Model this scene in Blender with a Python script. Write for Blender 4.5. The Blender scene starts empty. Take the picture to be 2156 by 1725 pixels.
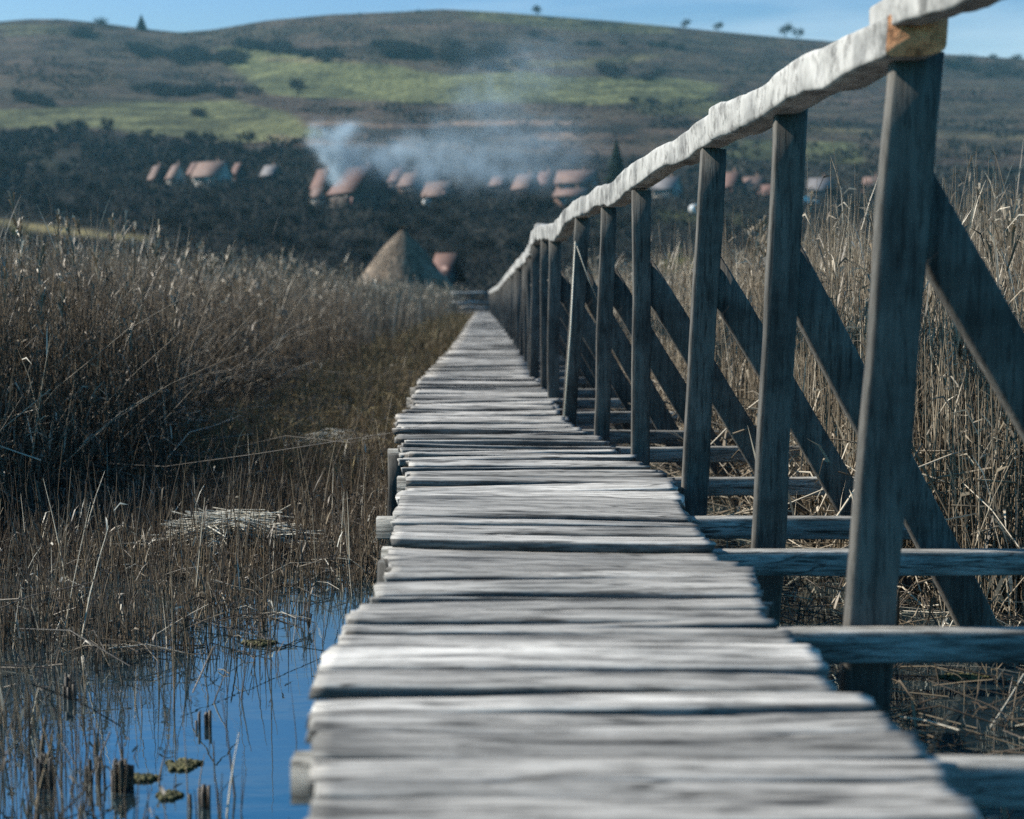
import bpy, math, random
import numpy as np
from mathutils import Vector, Matrix, noise as mnoise
R = math.radians
rng = np.random.default_rng(7)
random.seed(7)
S = bpy.context.scene
COL = S.collection

# ------------------------------------------------------------------ camera
CZ = 1.16                      # eye height above the water
DECK = 0.45                    # deck top above the water
FPX, CXD, CYD, TILT = 3000.0, 1078.0, 862.0, math.atan(245.0/3000.0)
cd = bpy.data.cameras.new('camera'); cam = bpy.data.objects.new('camera', cd); COL.objects.link(cam)
cam.location = (0, 0, CZ); cam.rotation_euler = (R(90)-TILT, 0, 0)
cd.sensor_width = 36; cd.lens = 36*FPX/2156; cd.clip_start = 0.05; cd.clip_end = 6000
cd.dof.use_dof = True; cd.dof.focus_distance = 5.4; cd.dof.aperture_fstop = 2.8
S.camera = cam
# ------------------------------------------------------------------ light
SUN_AZ, SUN_EL = R(-78), R(37)       # left of the view and a little ahead
S.view_settings.view_transform = 'Standard'; S.view_settings.look = 'None'
S.view_settings.exposure = 0.7; S.view_settings.gamma = 1.0
w = bpy.data.worlds.new('World'); S.world = w; w.use_nodes = True
wn = w.node_tree; wn.nodes.clear()
sky = wn.nodes.new('ShaderNodeTexSky'); sky.sky_type = 'NISHITA'; sky.sun_disc = False
sky.sun_elevation = SUN_EL; sky.sun_rotation = SUN_AZ; sky.altitude = 400; sky.air_density = 1.0; sky.dust_density = 0.6; sky.ozone_density = 1.6
tint = wn.nodes.new('ShaderNodeMix'); tint.data_type = 'RGBA'; tint.blend_type = 'MULTIPLY'; tint.inputs[0].default_value = 1
tint.inputs[7].default_value = (0.5, 1.0, 1.0, 1)
# thin cirrus veil
tc = wn.nodes.new('ShaderNodeTexCoord'); mp = wn.nodes.new('ShaderNodeMapping'); mp.inputs['Scale'].default_value = (1.2, 1.2, 9)
mp.inputs['Rotation'].default_value = (0, R(6), 0)
nz = wn.nodes.new('ShaderNodeTexNoise'); nz.inputs['Scale'].default_value = 2.3; nz.inputs['Detail'].default_value = 6
cr = wn.nodes.new('ShaderNodeValToRGB'); cr.color_ramp.elements[0].position = 0.46; cr.color_ramp.elements[1].position = 0.82
cr.color_ramp.elements[1].color = (0.5, 0.5, 0.5, 1)
cm = wn.nodes.new('ShaderNodeMix'); cm.data_type = 'RGBA'; cm.inputs[7].default_value = (6.5, 7.4, 8.0, 1)
bg = wn.nodes.new('ShaderNodeBackground'); bg.inputs[1].default_value = 0.05
wo = wn.nodes.new('ShaderNodeOutputWorld')
L = wn.links.new
L(sky.outputs[0], tint.inputs[6]); L(tint.outputs[2], cm.inputs[6]); L(tc.outputs['Generated'], mp.inputs[0]); L(mp.outputs[0], nz.inputs['Vector'])
# bright thin haze low in the sky ahead
sep = wn.nodes.new('ShaderNodeSeparateXYZ'); L(tc.outputs['Generated'], sep.inputs[0])
e1 = wn.nodes.new('ShaderNodeMapRange'); L(sep.outputs[2], e1.inputs[0]); e1.inputs[1].default_value = .10; e1.inputs[2].default_value = .62; e1.inputs[3].default_value = 1; e1.inputs[4].default_value = 0; e1.interpolation_type = 'SMOOTHERSTEP'
e2 = wn.nodes.new('ShaderNodeMapRange'); L(sep.outputs[1], e2.inputs[0]); e2.inputs[1].default_value = .1; e2.inputs[2].default_value = .9; e2.inputs[3].default_value = 0; e2.inputs[4].default_value = 1.1; e2.interpolation_type = 'SMOOTHERSTEP'
lobe = wn.nodes.new('ShaderNodeMath'); lobe.operation = 'MULTIPLY'; L(e1.outputs[0], lobe.inputs[0]); L(e2.outputs[0], lobe.inputs[1])
lt = wn.nodes.new('ShaderNodeMix'); lt.data_type = 'RGBA'; L(lobe.outputs[0], lt.inputs[0]); lt.inputs[6].default_value = (.34, 1.55, 2.02, 1); lh = wn.nodes.new('ShaderNodeMix'); lh.data_type = 'RGBA'; lh.inputs[6].default_value = (.42, .82, 1.32, 1); lh.inputs[7].default_value = (.50, .66, .66, 1); L(lh.outputs[2], lt.inputs[7])
L(lt.outputs[2], tint.inputs[7])
e3 = wn.nodes.new('ShaderNodeMapRange'); L(sep.outputs[2], e3.inputs[0]); e3.inputs[1].default_value = .12; e3.inputs[2].default_value = .34; e3.inputs[3].default_value = 1; e3.inputs[4].default_value = 0; e3.interpolation_type = 'SMOOTHSTEP'
L(e3.outputs[0], lh.inputs[0]); e4 = wn.nodes.new('ShaderNodeMapRange'); L(sep.outputs[0], e4.inputs[0]); e4.inputs[1].default_value = -.9; e4.inputs[2].default_value = .55; e4.inputs[3].default_value = 1.4; e4.inputs[4].default_value = 0
e5 = wn.nodes.new('ShaderNodeMath'); e5.operation = 'MULTIPLY'; L(e3.outputs[0], e5.inputs[0]); L(e4.outputs[0], e5.inputs[1])
e6 = wn.nodes.new('ShaderNodeMath'); e6.operation = 'MULTIPLY'; L(e5.outputs[0], e6.inputs[0]); L(e2.outputs[0], e6.inputs[1])
hc = wn.nodes.new('ShaderNodeVectorMath'); hc.operation = 'SCALE'; hc.inputs[0].default_value = (1.5, 1.1, .25); L(e6.outputs[0], hc.inputs[3])
ha = wn.nodes.new('ShaderNodeVectorMath'); ha.operation = 'ADD'; L(hc.outputs[0], ha.inputs[1])
em = wn.nodes.new('ShaderNodeMath'); em.operation = 'MULTIPLY_ADD'; L(e1.outputs[0], em.inputs[0]); L(e2.outputs[0], em.inputs[1]); em.inputs[2].default_value = 1.0
sc_ = wn.nodes.new('ShaderNodeVectorMath'); sc_.operation = 'SCALE'; L(cm.outputs[2], sc_.inputs[0]); L(em.outputs[0], sc_.inputs[3])
L(nz.outputs[0], cr.inputs[0]); L(cr.outputs[0], cm.inputs[0]); L(sc_.outputs[0], ha.inputs[0]); L(ha.outputs[0], bg.inputs[0]); L(bg.outputs[0], wo.inputs[0])
sd = bpy.data.lights.new('sun', 'SUN'); sun = bpy.data.objects.new('sun', sd); COL.objects.link(sun)
sd.energy = 5.0; sd.angle = R(0.5); sd.color = (1.0, 0.92, 0.79)
ldir = Vector((math.sin(SUN_AZ)*math.cos(SUN_EL), math.cos(SUN_AZ)*math.cos(SUN_EL), math.sin(SUN_EL)))
sun.rotation_euler = ldir.to_track_quat('Z', 'Y').to_euler(); sun.location = (-20, 5, 15)
S.cycles.use_denoising = False; S.cycles.max_bounces = 5; S.cycles.diffuse_bounces = 2; S.cycles.glossy_bounces = 3
S.cycles.transparent_max_bounces = 6; S.cycles.volume_bounces = 0; S.cycles.volume_step_rate = 1.0; S.cycles.volume_max_steps = 96
S.cycles.sample_clamp_indirect = 4; S.cycles.caustics_reflective = False; S.cycles.caustics_refractive = False

# ------------------------------------------------------------------ photo measurements -> world positions
ct, st = math.cos(TILT), math.sin(TILT)
def W(u, v, Y):
    a = (u-CXD)/FPX; b = (CYD-v)/FPX
    dy = ct + b*st; dz = -st + b*ct; k = Y/dy
    return Vector((a*k, Y, CZ+dz*k))
def G(u, v, Z):
    a = (u-CXD)/FPX; b = (CYD-v)/FPX
    dy = ct + b*st; dz = -st + b*ct; k = (Z-CZ)/dz
    return Vector((a*k, dy*k, Z))
def proj(x, y, z):
    z = z-CZ; d = y*ct - z*st; up = y*st + z*ct
    return CXD+FPX*x/d, CYD-FPX*up/d

# ------------------------------------------------------------------ mesh helper
class MB:
    def __init__(s): s.V = []; s.Q = []; s.T3 = []; s.t = []; s.n = 0
    def add(s, V, Q=None, T=None, tone=0.5):
        V = np.asarray(V, float).reshape(-1, 3); m = len(V)
        s.V.append(V)
        if Q is not None and len(Q): s.Q.append(np.asarray(Q, int).reshape(-1, 4)+s.n)
        if T is not None and len(T): s.T3.append(np.asarray(T, int).reshape(-1, 3)+s.n)
        s.t.append(np.broadcast_to(np.asarray(tone, float), (m,)).copy()); s.n += m
    def box(s, c, h, M=None, tone=0.5, taper=1.0):
        v = np.array([(x, y, z) for z in (-1, 1) for y in (-1, 1) for x in (-1, 1)], float)*h
        v[4:, :2] *= taper
        if M is not None: v = v @ np.array(M).T
        s.add(v+np.array(c), [(0, 2, 3, 1), (4, 5, 7, 6), (0, 1, 5, 4), (2, 6, 7, 3), (0, 4, 6, 2), (1, 3, 7, 5)], tone=tone)
    def tube(s, pts, rad, seg=6, tone=0.5, caps=True, flat=None):
        pts = [Vector(p) for p in pts]; n = len(pts); rings = []
        for i, p in enumerate(pts):
            d = (pts[min(i+1, n-1)]-pts[max(i-1, 0)]).normalized()
            a = d.cross(Vector((0, 0, 1)) if abs(d.z) < .95 else Vector((0, 1, 0))).normalized(); b = a.cross(d)
            r = rad[i] if hasattr(rad, '__len__') else rad
            rings.append([p+(a*math.cos(2*math.pi*k/seg)+b*math.sin(2*math.pi*k/seg)*(flat or 1))*r for k in range(seg)])
        V = [tuple(q) for rg in rings for q in rg]
        Q = [(i*seg+k, i*seg+(k+1) % seg, (i+1)*seg+(k+1) % seg, (i+1)*seg+k) for i in range(n-1) for k in range(seg)]
        T = []
        if caps:
            V += [tuple(pts[0]), tuple(pts[-1])]; c = n*seg
            for k in range(seg):
                T.append((c, (k+1) % seg, k)); T.append((c+1, (n-1)*seg+k, (n-1)*seg+(k+1) % seg))
        s.add(V, Q, T, tone)
    def ribbons(s, P, wd, width, tone):
        """P (N,K,3) centre lines, wd (N,3) width directions, width (N,K)"""
        N, K = P.shape[:2]
        A = P+wd[:, None, :]*width[:, :, None]*.5; B = P-wd[:, None, :]*width[:, :, None]*.5
        V = np.stack([A, B], 2).reshape(-1, 3)
        base = (np.arange(N)*K*2)[:, None]; k = np.arange(K-1)[None, :]*2
        q = np.stack([base+k, base+k+1, base+k+3, base+k+2], -1).reshape(-1, 4)
        s.add(V, q, tone=np.repeat(tone, K*2))
    def stalks(s, P, rad, tone):
        """three-sided tubes. P (N,K,3), rad (N,K)"""
        N, K = P.shape[:2]
        d = P[:, -1]-P[:, 0]; d /= np.linalg.norm(d, axis=1)[:, None]+1e-9
        ref = np.where(np.abs(d[:, 2:3]) < .9, np.array([[0, 0, 1.]]), np.array([[0, 1., 0]]))
        a = np.cross(d, ref); a /= np.linalg.norm(a, axis=1)[:, None]+1e-9; b = np.cross(a, d)
        R3 = []
        for k in range(3):
            an = 2*math.pi*k/3
            R3.append(P+(a*math.cos(an)+b*math.sin(an))[:, None, :]*rad[:, :, None])
        V = np.stack(R3, 2).reshape(-1, 3)
        base = (np.arange(N)*K*3)[:, None, None]; kk = (np.arange(K-1)*3)[None, :, None]; j = np.arange(3)[None, None, :]; j2 = (j+1) % 3
        q = np.stack([base+kk+j, base+kk+j2, base+kk+3+j2, base+kk+3+j], -1).reshape(-1, 4)
        s.add(V, q, tone=np.repeat(tone, K*3))
    def build(s, name, mat, parent=None, smooth=False, color=None, origin=None):
        V = np.concatenate(s.V)
        if origin is not None: V = V-np.array(origin)
        Q = np.concatenate(s.Q) if s.Q else np.zeros((0, 4), int); T = np.concatenate(s.T3) if s.T3 else np.zeros((0, 3), int)
        me = bpy.data.meshes.new(name)
        me.vertices.add(len(V)); me.vertices.foreach_set('co', V.astype(np.float32).ravel())
        loops = np.concatenate([Q.ravel(), T.ravel()]).astype(np.int32)
        st_ = np.concatenate([np.arange(len(Q))*4, len(Q)*4+np.arange(len(T))*3]).astype(np.int32)
        me.loops.add(len(loops)); me.loops.foreach_set('vertex_index', loops)
        me.polygons.add(len(st_)); me.polygons.foreach_set('loop_start', st_)
        if smooth: me.polygons.foreach_set('use_smooth', np.ones(len(st_), bool))
        at = me.attributes.new('tone', 'FLOAT', 'POINT'); at.data.foreach_set('value', np.concatenate(s.t).astype(np.float32))
        if color is not None:
            ca = me.color_attributes.new('field', 'FLOAT_COLOR', 'POINT'); ca.data.foreach_set('color', color.astype(np.float32).ravel())
        me.update(calc_edges=True); me.validate()
        if mat: me.materials.append(mat)
        o = bpy.data.objects.new(name, me); COL.objects.link(o)
        if parent is not None: o.parent = parent
        if origin is not None and parent is None: o.location = origin
        return o

def tag(o, label=None, cat=None, group=None, kind=None):
    if label: o['label'] = label
    if cat: o['category'] = cat
    if group: o['group'] = group
    if kind: o['kind'] = kind
    return o
def empty(name, loc, rz=0.0):
    o = bpy.data.objects.new(name, None); COL.objects.link(o); o.location = loc; o.rotation_euler = (0, 0, rz); return o
def copy_tree(o, parent=None):
    c = o.copy(); COL.objects.link(c); c.parent = parent
    for ch in KIDS.get(o.name, []):
        copy_tree(ch, c)
    return c
KIDS = {}
def kids(o, *ch):
    KIDS.setdefault(o.name, []).extend(ch); return o
def fb(x, y=0., z=0., o=4):
    return mnoise.fractal(Vector((x, y, z)), 1.0, 2.0, o)

# ------------------------------------------------------------------ materials
def newmat(name):
    m = bpy.data.materials.new(name); m.use_nodes = True; nt = m.node_tree
    b = nt.nodes['Principled BSDF']; return m, nt, b
def tex(nt, vec, scale, detail=5, rough=.6, st=(1, 1, 1), dist=0):
    mp = nt.nodes.new('ShaderNodeMapping'); mp.inputs['Scale'].default_value = st
    n = nt.nodes.new('ShaderNodeTexNoise'); n.inputs['Scale'].default_value = scale; n.inputs['Detail'].default_value = detail
    n.inputs['Roughness'].default_value = rough; n.inputs['Distortion'].default_value = dist
    nt.links.new(vec, mp.inputs[0]); nt.links.new(mp.outputs[0], n.inputs['Vector']); return n.outputs[0]
def ramp(nt, fac, stops):
    r = nt.nodes.new('ShaderNodeValToRGB'); e = r.color_ramp.elements
    while len(e) < len(stops): e.new(.5)
    for k, (p, c) in enumerate(stops): e[k].position = p; e[k].color = (*c, 1) if len(c) == 3 else c
    nt.links.new(fac, r.inputs[0]); return r.outputs[0]
def mix(nt, fac, a, b, mode='MIX'):
    m = nt.nodes.new('ShaderNodeMix'); m.data_type = 'RGBA'; m.blend_type = mode
    for i, x in ((0, fac), (6, a), (7, b)):
        if hasattr(x, 'is_linked') or isinstance(x, bpy.types.NodeSocket): nt.links.new(x, m.inputs[i])
        else: m.inputs[i].default_value = x if i == 0 else (*x, 1)
    return m.outputs[2]
def attr(nt, name='tone'):
    a = nt.nodes.new('ShaderNodeAttribute'); a.attribute_name = name; return a
def math_(nt, op, a, b=0.):
    m = nt.nodes.new('ShaderNodeMath'); m.operation = op
    for i, x in ((0, a), (1, b)):
        if isinstance(x, bpy.types.NodeSocket): nt.links.new(x, m.inputs[i])
        else: m.inputs[i].default_value = x
    return m.outputs[0]
def bump(nt, b, h, strength=.5, dist=.01):
    bp = nt.nodes.new('ShaderNodeBump'); bp.inputs['Strength'].default_value = strength; bp.inputs['Distance'].default_value = dist
    nt.links.new(h, bp.inputs['Height']); nt.links.new(bp.outputs[0], b.inputs['Normal'])

def wood(name, lite, mid, dark, st=(1, 14, 14), gscale=5, bstr=.6, crack=True, tonegain=0.9):
    m, nt, b = newmat(name)
    t = nt.nodes.new('ShaderNodeTexCoord'); a = attr(nt)
    off = nt.nodes.new('ShaderNodeCombineXYZ')
    nt.links.new(math_(nt, 'MULTIPLY', a.outputs['Fac'], 37.3), off.inputs[0]); nt.links.new(math_(nt, 'MULTIPLY', a.outputs['Fac'], 91.7), off.inputs[1])
    va = nt.nodes.new('ShaderNodeVectorMath'); nt.links.new(t.outputs['Object'], va.inputs[0]); nt.links.new(off.outputs[0], va.inputs[1])
    v = va.outputs[0]
    g = tex(nt, v, gscale, 7, .65, st, .15)
    fine = tex(nt, v, gscale*2.4, 6, .75, st)
    big = tex(nt, v, 2.2, 4, .6, (1, 2.2, 2.2))
    c = ramp(nt, g, [(.34, dark), (.46, mid), (.60, lite)])
    c = mix(nt, math_(nt, 'MULTIPLY', math_(nt, 'SUBTRACT', .62, fine), 2.2), c, tuple(x*.45 for x in mid), 'MIX') if False else c
    f2 = ramp(nt, fine, [(.38, (.32, .32, .32)), (.50, (1, 1, 1))])
    c = mix(nt, .88, c, f2, 'MULTIPLY')
    bg_ = ramp(nt, big, [(.36, (.42, .43, .44)), (.56, (1, 1, 1))])
    c = mix(nt, .8, c, bg_, 'MULTIPLY')
    if crack:
        ck = tex(nt, v, gscale*1.1, 3, .5, (st[0]*.3, st[1]*.42, st[2]*.42), .25)
        k = ramp(nt, math_(nt, 'ABSOLUTE', math_(nt, 'SUBTRACT', ck, .5)), [(.0, (.10, .10, .10)), (.006, (.2, .2, .2)), (.018, (1, 1, 1))])
        c = mix(nt, .8, c, k, 'MULTIPLY')
    # per-piece tone
    hsv = nt.nodes.new('ShaderNodeHueSaturation'); nt.links.new(c, hsv.inputs['Color'])
    nt.links.new(math_(nt, 'ADD', math_(nt, 'MULTIPLY', a.outputs['Fac'], tonegain), 1-tonegain*.5), hsv.inputs['Value'])
    nt.links.new(hsv.outputs[0], b.inputs['Base Color'])
    b.inputs['Roughness'].default_value = .78; b.inputs['Specular IOR Level'].default_value = .3
    h = math_(nt, 'ADD', g, math_(nt, 'MULTIPLY', fine, .5))
    bump(nt, b, h, bstr, .008)
    return m
M_deck = wood('weathered_plank', (.47, .445, .415), (.33, .312, .29), (.085, .082, .08), (.75, 8, 8), 4.0, .3)
M_edge = wood('shaded_plank_edge', (.20, .19, .18), (.11, .105, .10), (.05, .048, .046), (1, 12, 12), 4.5, .5, False)  # darker plank wood for sides and undersides: gap shade put into the colour
M_post = wood('post_wood', (.145, .137, .124), (.105, .099, .090), (.062, .058, .054), (9, 9, .8), 5, .4, False, .5)
M_beam = wood('beam_wood', (.38, .365, .34), (.25, .24, .22), (.10, .095, .085), (1, 12, 12), 5, .6)
M_rail = wood('rail_wood', (.47, .455, .44), (.38, .37, .355), (.23, .222, .218), (3, 1.3, 1.0), 4, .25, False, .35)
M_end = wood('fresh_end_grain', (.98, .46, .23), (.86, .38, .18), (.40, .18, .09), (5, 5, 5), 5, .4, False, .3)

def tonemat(name, stops, rough=.7, spec=.3, transl=0., nscale=0):
    m, nt, b = newmat(name); a = attr(nt)
    c = ramp(nt, a.outputs['Fac'], stops)
    if nscale:
        t = nt.nodes.new('ShaderNodeTexCoord'); n = tex(nt, t.outputs['Object'], nscale, 3)
        c = mix(nt, .7, c, ramp(nt, n, [(.35, (.55, .55, .55)), (.62, (1.1, 1.1, 1.1))]), 'MULTIPLY')
    nt.links.new(c, b.inputs['Base Color']); b.inputs['Roughness'].default_value = rough; b.inputs['Specular IOR Level'].default_value = spec
    if transl:
        tr = nt.nodes.new('ShaderNodeBsdfTranslucent'); nt.links.new(c, tr.inputs[0]); mx = nt.nodes.new('ShaderNodeMixShader'); mx.inputs[0].default_value = transl
        out = nt.nodes['Material Output']; nt.links.new(b.outputs[0], mx.inputs[1]); nt.links.new(tr.outputs[0], mx.inputs[2]); nt.links.new(mx.outputs[0], out.inputs[0])
    return m
M_reed = tonemat('dry_reed', [(0, (.045, .036, .028)), (.45, (.12, .095, .068)), (.8, (.26, .21, .15)), (1, (.54, .47, .37))], .5, .5, .15)
M_stub = tonemat('wet_stubble', [(0, (.025, .02, .016)), (.5, (.075, .055, .038)), (.85, (.20, .155, .10)), (1, (.5, .46, .38))], .5, .5, .1)
M_straw = tonemat('pale_straw', [(0, (.30, .26, .19)), (1, (.66, .62, .52))], .5, .5, .1)
M_grass = tonemat('brown_grass', [(0, (.05, .04, .025)), (.5, (.13, .09, .05)), (1, (.24, .19, .09))], .7, .3, .1)
M_bark = tonemat('dark_bark', [(0, (.035, .03, .026)), (1, (.075, .06, .05))], .9, .2, 0, 3)
M_twig = tonemat('bare_twigs', [(0, (.020, .023, .024)), (.6, (.042, .043, .040)), (1, (.085, .077, .066))], .9, .1)
M_fir = tonemat('fir_needles', [(0, (.012, .022, .018)), (1, (.03, .05, .03))], .9, .1)
M_olive = tonemat('olive_leaves', [(0, (.06, .07, .02)), (1, (.16, .16, .04))], .8, .2, .15)
M_moss = tonemat('pond_moss', [(0, (.035, .04, .018)), (1, (.11, .10, .04))], .8, .3, 0, 20)

def simple(name, c, rough=.8, n=None, c2=None, met=0):
    m, nt, b = newmat(name); b.inputs['Roughness'].default_value = rough; b.inputs['Metallic'].default_value = met
    t = nt.nodes.new('ShaderNodeTexCoord'); x = tex(nt, t.outputs['Object'], n or 1.5, 4)
    nt.links.new(ramp(nt, x, [(.35, c2 or tuple(k*.7 for k in c)), (.65, c)]), b.inputs['Base Color']); return m
M_tile = simple('red_tiles', (.16, .085, .068), .85, 1.2, (.10, .052, .045))
M_tile2 = simple('old_pale_tiles', (.19, .12, .10), .85, 1.0, (.12, .076, .066))
M_tile3 = simple('slate_roof', (.16, .15, .16), .8, 1.0)
M_wallw = simple('pale_render', (.36, .34, .31), .9, .8, (.24, .225, .21))
M_walld = simple('dark_timber_wall', (.09, .07, .06), .9, .9)
M_wallb = simple('brown_brick_wall', (.20, .12, .09), .9, .9)
M_glass = simple('window_glass', (.04, .045, .05), .5)
M_white = simple('white_paint', (.75, .75, .75), .5)
M_dark = simple('black_rubber', (.02, .02, .02), .7)
M_redp = simple('red_paint', (.14, .05, .04), .6)
M_thatch = wood('thatch', (.31, .23, .165), (.20, .145, .105), (.08, .06, .045), (3, 3, .5), 1.6, .8, False, .3)

# ground materials
m, nt, b = newmat('hill_turf'); M_hill = m
t = nt.nodes.new('ShaderNodeTexCoord'); a = attr(nt, 'field')
n1 = tex(nt, t.outputs['Object'], .035, 6, .65, (1, .6, 1)); n2 = tex(nt, t.outputs['Object'], .22, 5, .7, (1, .5, 1))
c = mix(nt, .8, a.outputs['Color'], ramp(nt, n1, [(.38, (.4, .4, .44)), (.58, (1.3, 1.25, 1.2))]), 'MULTIPLY')
c = mix(nt, .7, c, ramp(nt, n2, [(.40, (.35, .36, .38)), (.6, (1.4, 1.35, 1.3))]), 'MULTIPLY')
nt.links.new(c, b.inputs['Base Color']); b.inputs['Roughness'].default_value = .95; b.inputs['Specular IOR Level'].default_value = .1
bump(nt, b, n2, 1.0, 2.5)
m, nt, b = newmat('marsh_mud'); M_mud = m
t = nt.nodes.new('ShaderNodeTexCoord'); n1 = tex(nt, t.outputs['Object'], 3, 6, .7)
nt.links.new(ramp(nt, n1, [(.35, (.018, .015, .012)), (.65, (.06, .045, .03))]), b.inputs['Base Color']); b.inputs['Roughness'].default_value = .7
bump(nt, b, n1, .8, .05)
m, nt, b = newmat('pond_water'); M_water = m
nt.nodes.remove(b); out = nt.nodes['Material Output']
df = nt.nodes.new('ShaderNodeBsdfDiffuse'); df.inputs[0].default_value = (.012, .022, .028, 1)
gl = nt.nodes.new('ShaderNodeBsdfGlossy'); gl.inputs['Roughness'].default_value = .015; gl.inputs[0].default_value = (.9, 1, 1, 1)
fr = nt.nodes.new('ShaderNodeFresnel'); fr.inputs[0].default_value = 3.6; mx = nt.nodes.new('ShaderNodeMixShader')
t = nt.nodes.new('ShaderNodeTexCoord'); n1 = tex(nt, t.outputs['Object'], 5, 3, .5, (.6, 1.6, 1)); bp = nt.nodes.new('ShaderNodeBump'); bp.inputs['Strength'].default_value = .05; bp.inputs['Distance'].default_value = .02
nt.links.new(n1, bp.inputs['Height']); nt.links.new(bp.outputs[0], gl.inputs['Normal'])
nt.links.new(fr.outputs[0], mx.inputs[0]); nt.links.new(df.outputs[0], mx.inputs[1]); nt.links.new(gl.outputs[0], mx.inputs[2]); nt.links.new(mx.outputs[0], out.inputs[0])

# ------------------------------------------------------------------ terrain
RX = [-800, 0, 60, 130, 210, 300, 380, 450, 560, 700, 850, 930, 1060, 1300, 1640, 1740, 1990, 2156, 2900]
RV = [60, 45, 40, 40, 48, 60, 68, 62, 43, 30, 24, 19, 26, 45, 78, 86, 114, 124, 160]
def vprof(u, Y):
    """photo row of the ground at column u and distance Y (vectorised)"""
    vr = np.interp(u, RX, RV)
    Zs = np.interp(Y, [0, 85, 100, 120, 160, 250, 330, 450], [-.1, -.05, .1, .4, 1.8, 9, 19, 36])
    vlow = 617-(Zs-CZ)/Y*3000
    s = np.clip((Y-450)/850, 0, 1)
    vhigh = 377+(vr-377)*s**.82
    wob = (np.sin(u*.006+Y*.011)*7+np.sin(u*.0137-Y*.019+1.3)*4+np.sin(Y*.05+u*.002)*1.6)*np.clip((Y-380)/200, 0, 1)*np.clip((1300-Y)/250, 0, 1)
    return np.where(Y < 450, vlow, vhigh)+wob
def ZY(u, v, Y):     # height of the ground
    b = (CYD-v)/FPX; return CZ+Y*(-st+b*ct)/(ct+b*st)
def ground(u, v, y0=100, y1=1290):
    Ys = np.linspace(y0, y1, 1500); vp = vprof(np.full_like(Ys, u), Ys)
    k = np.argmax(vp <= v); Y = Ys[k] if vp[k] <= v else y1
    return W(u, float(vprof(np.array([u*1.]), np.array([Y]))[0]), float(Y))
rowsY = np.concatenate([np.linspace(84, 450, 90), np.linspace(454, 1300, 210), np.array([1330, 1400, 1500, 1700, 2200])])
us = np.linspace(-900, 3100, 400)
U, YY = np.meshgrid(us, rowsY)
Vv = vprof(U, np.minimum(YY, 1300)); Zt = ZY(U, Vv, np.minimum(YY, 1300))
Zt = np.where(YY > 1300, Zt-(YY-1300)*.16-(YY-1300)**2*.0002, Zt)
XX = (U-CXD)/FPX*YY/(ct+(CYD-Vv)/FPX*st)
nr, nc = U.shape
# fields: colour is what grows there, except the painted bank shade and dark bands
def poly_mask(U, V, pts):
    ins = np.zeros(U.shape, bool); n = len(pts)
    for i in range(n):
        x0, y0 = pts[i]; x1, y1 = pts[(i+1) % n]
        if y0 == y1: continue
        cond = ((y0 > V) != (y1 > V)) & (U < (x1-x0)*(V-y0)/(y1-y0)+x0); ins ^= cond
    return ins
def vn(U, V, s, sx=1.):   # cheap value noise
    a = np.zeros(U.shape)
    r2 = np.random.default_rng(3)
    for k in range(5):
        p = r2.uniform(0, 6.28, 4); f = s*(1.7**k)
        a += (np.sin(U*f*sx+p[0]+2*np.sin(V*f*1.3+p[1]))*np.sin(V*f*1.6+p[2]+1.5*np.sin(U*f*sx*.8+p[3])))/(1.35**k)
    return a/2.2
Un = U+vn(U, Vv, .03)*10; Vn = Vv+vn(U, Vv, .02, .6)*5
C = np.zeros((nr, nc, 3)); C[:] = (.078, .058, .046)
mixw = np.clip(vn(U, Vv*2.5, .012, .5)*.9+.4, 0, 1)[..., None]
C = C*(1-mixw*.65)+np.array((.046, .046, .030))*mixw*.65
def paint(pts, col, a=1.):
    global C
    mk = poly_mask(Un, Vn, pts); C[mk] = C[mk]*(1-a)+np.array(col)*a
GRN = (.122, .132, .060); OLV = (.092, .098, .044); SOIL = (.24, .165, .12); DRK = (.016, .017, .015)
paint([(930, 0), (1380, 40), (1420, 72), (1200, 64), (1000, 45)], OLV, .7)
paint([(0, 50), (140, 52), (150, 70), (0, 78)], OLV, .6)
paint([(455, 98), (560, 106), (700, 128), (850, 142), (930, 158), (1080, 152), (1260, 162), (1400, 160), (1520, 178), (1500, 205), (1300, 222), (1100, 216), (850, 216), (700, 208), (570, 198), (520, 172), (480, 140)], GRN, 1)
paint([(1330, 215), (1480, 205), (1640, 195), (1650, 215), (1500, 245), (1360, 240)], OLV, .8)
paint([(1060, 128), (1280, 120), (1420, 112), (1300, 140), (1060, 146)], (.16, .15, .07), .7)
paint([(-400, 232), (100, 228), (300, 214), (500, 214), (600, 236), (690, 282), (620, 302), (480, 298), (350, 286), (200, 268), (-400, 276)], GRN, .85)
paint([(560, 285), (700, 290), (760, 300), (620, 312)], SOIL, .5)
paint([(650, 256), (800, 262), (1160, 252), (1250, 258), (1150, 264), (800, 270), (640, 264)], SOIL, .75)
paint([(660, 265), (800, 271), (1150, 265), (1350, 262), (1350, 284), (1000, 288), (800, 284)], DRK, .9)  # shadow along the bank, painted into the ground colour
paint([(560, 120), (760, 132), (760, 137), (560, 128)], SOIL, .4)
paint([(1130, 280), (1340, 282), (1340, 292), (1130, 294)], SOIL, .6)
paint([(1500, 296), (1800, 300), (1830, 345), (1500, 368)], (.085, .10, .045), .8)
paint([(1640, 262), (2200, 285), (2200, 296), (1640, 273)], (.15, .13, .075), .8)
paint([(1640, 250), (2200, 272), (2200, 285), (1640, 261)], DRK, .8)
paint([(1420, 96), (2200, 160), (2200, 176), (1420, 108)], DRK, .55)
paint([(60, 322), (100, 328), (170, 352), (150, 366), (80, 352)], (.10, .14, .035), 1)
paint([(-900, 300), (640, 310), (1400, 330), (3100, 372), (3100, 700), (-900, 700)], (.016, .016, .013), .95)
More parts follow.
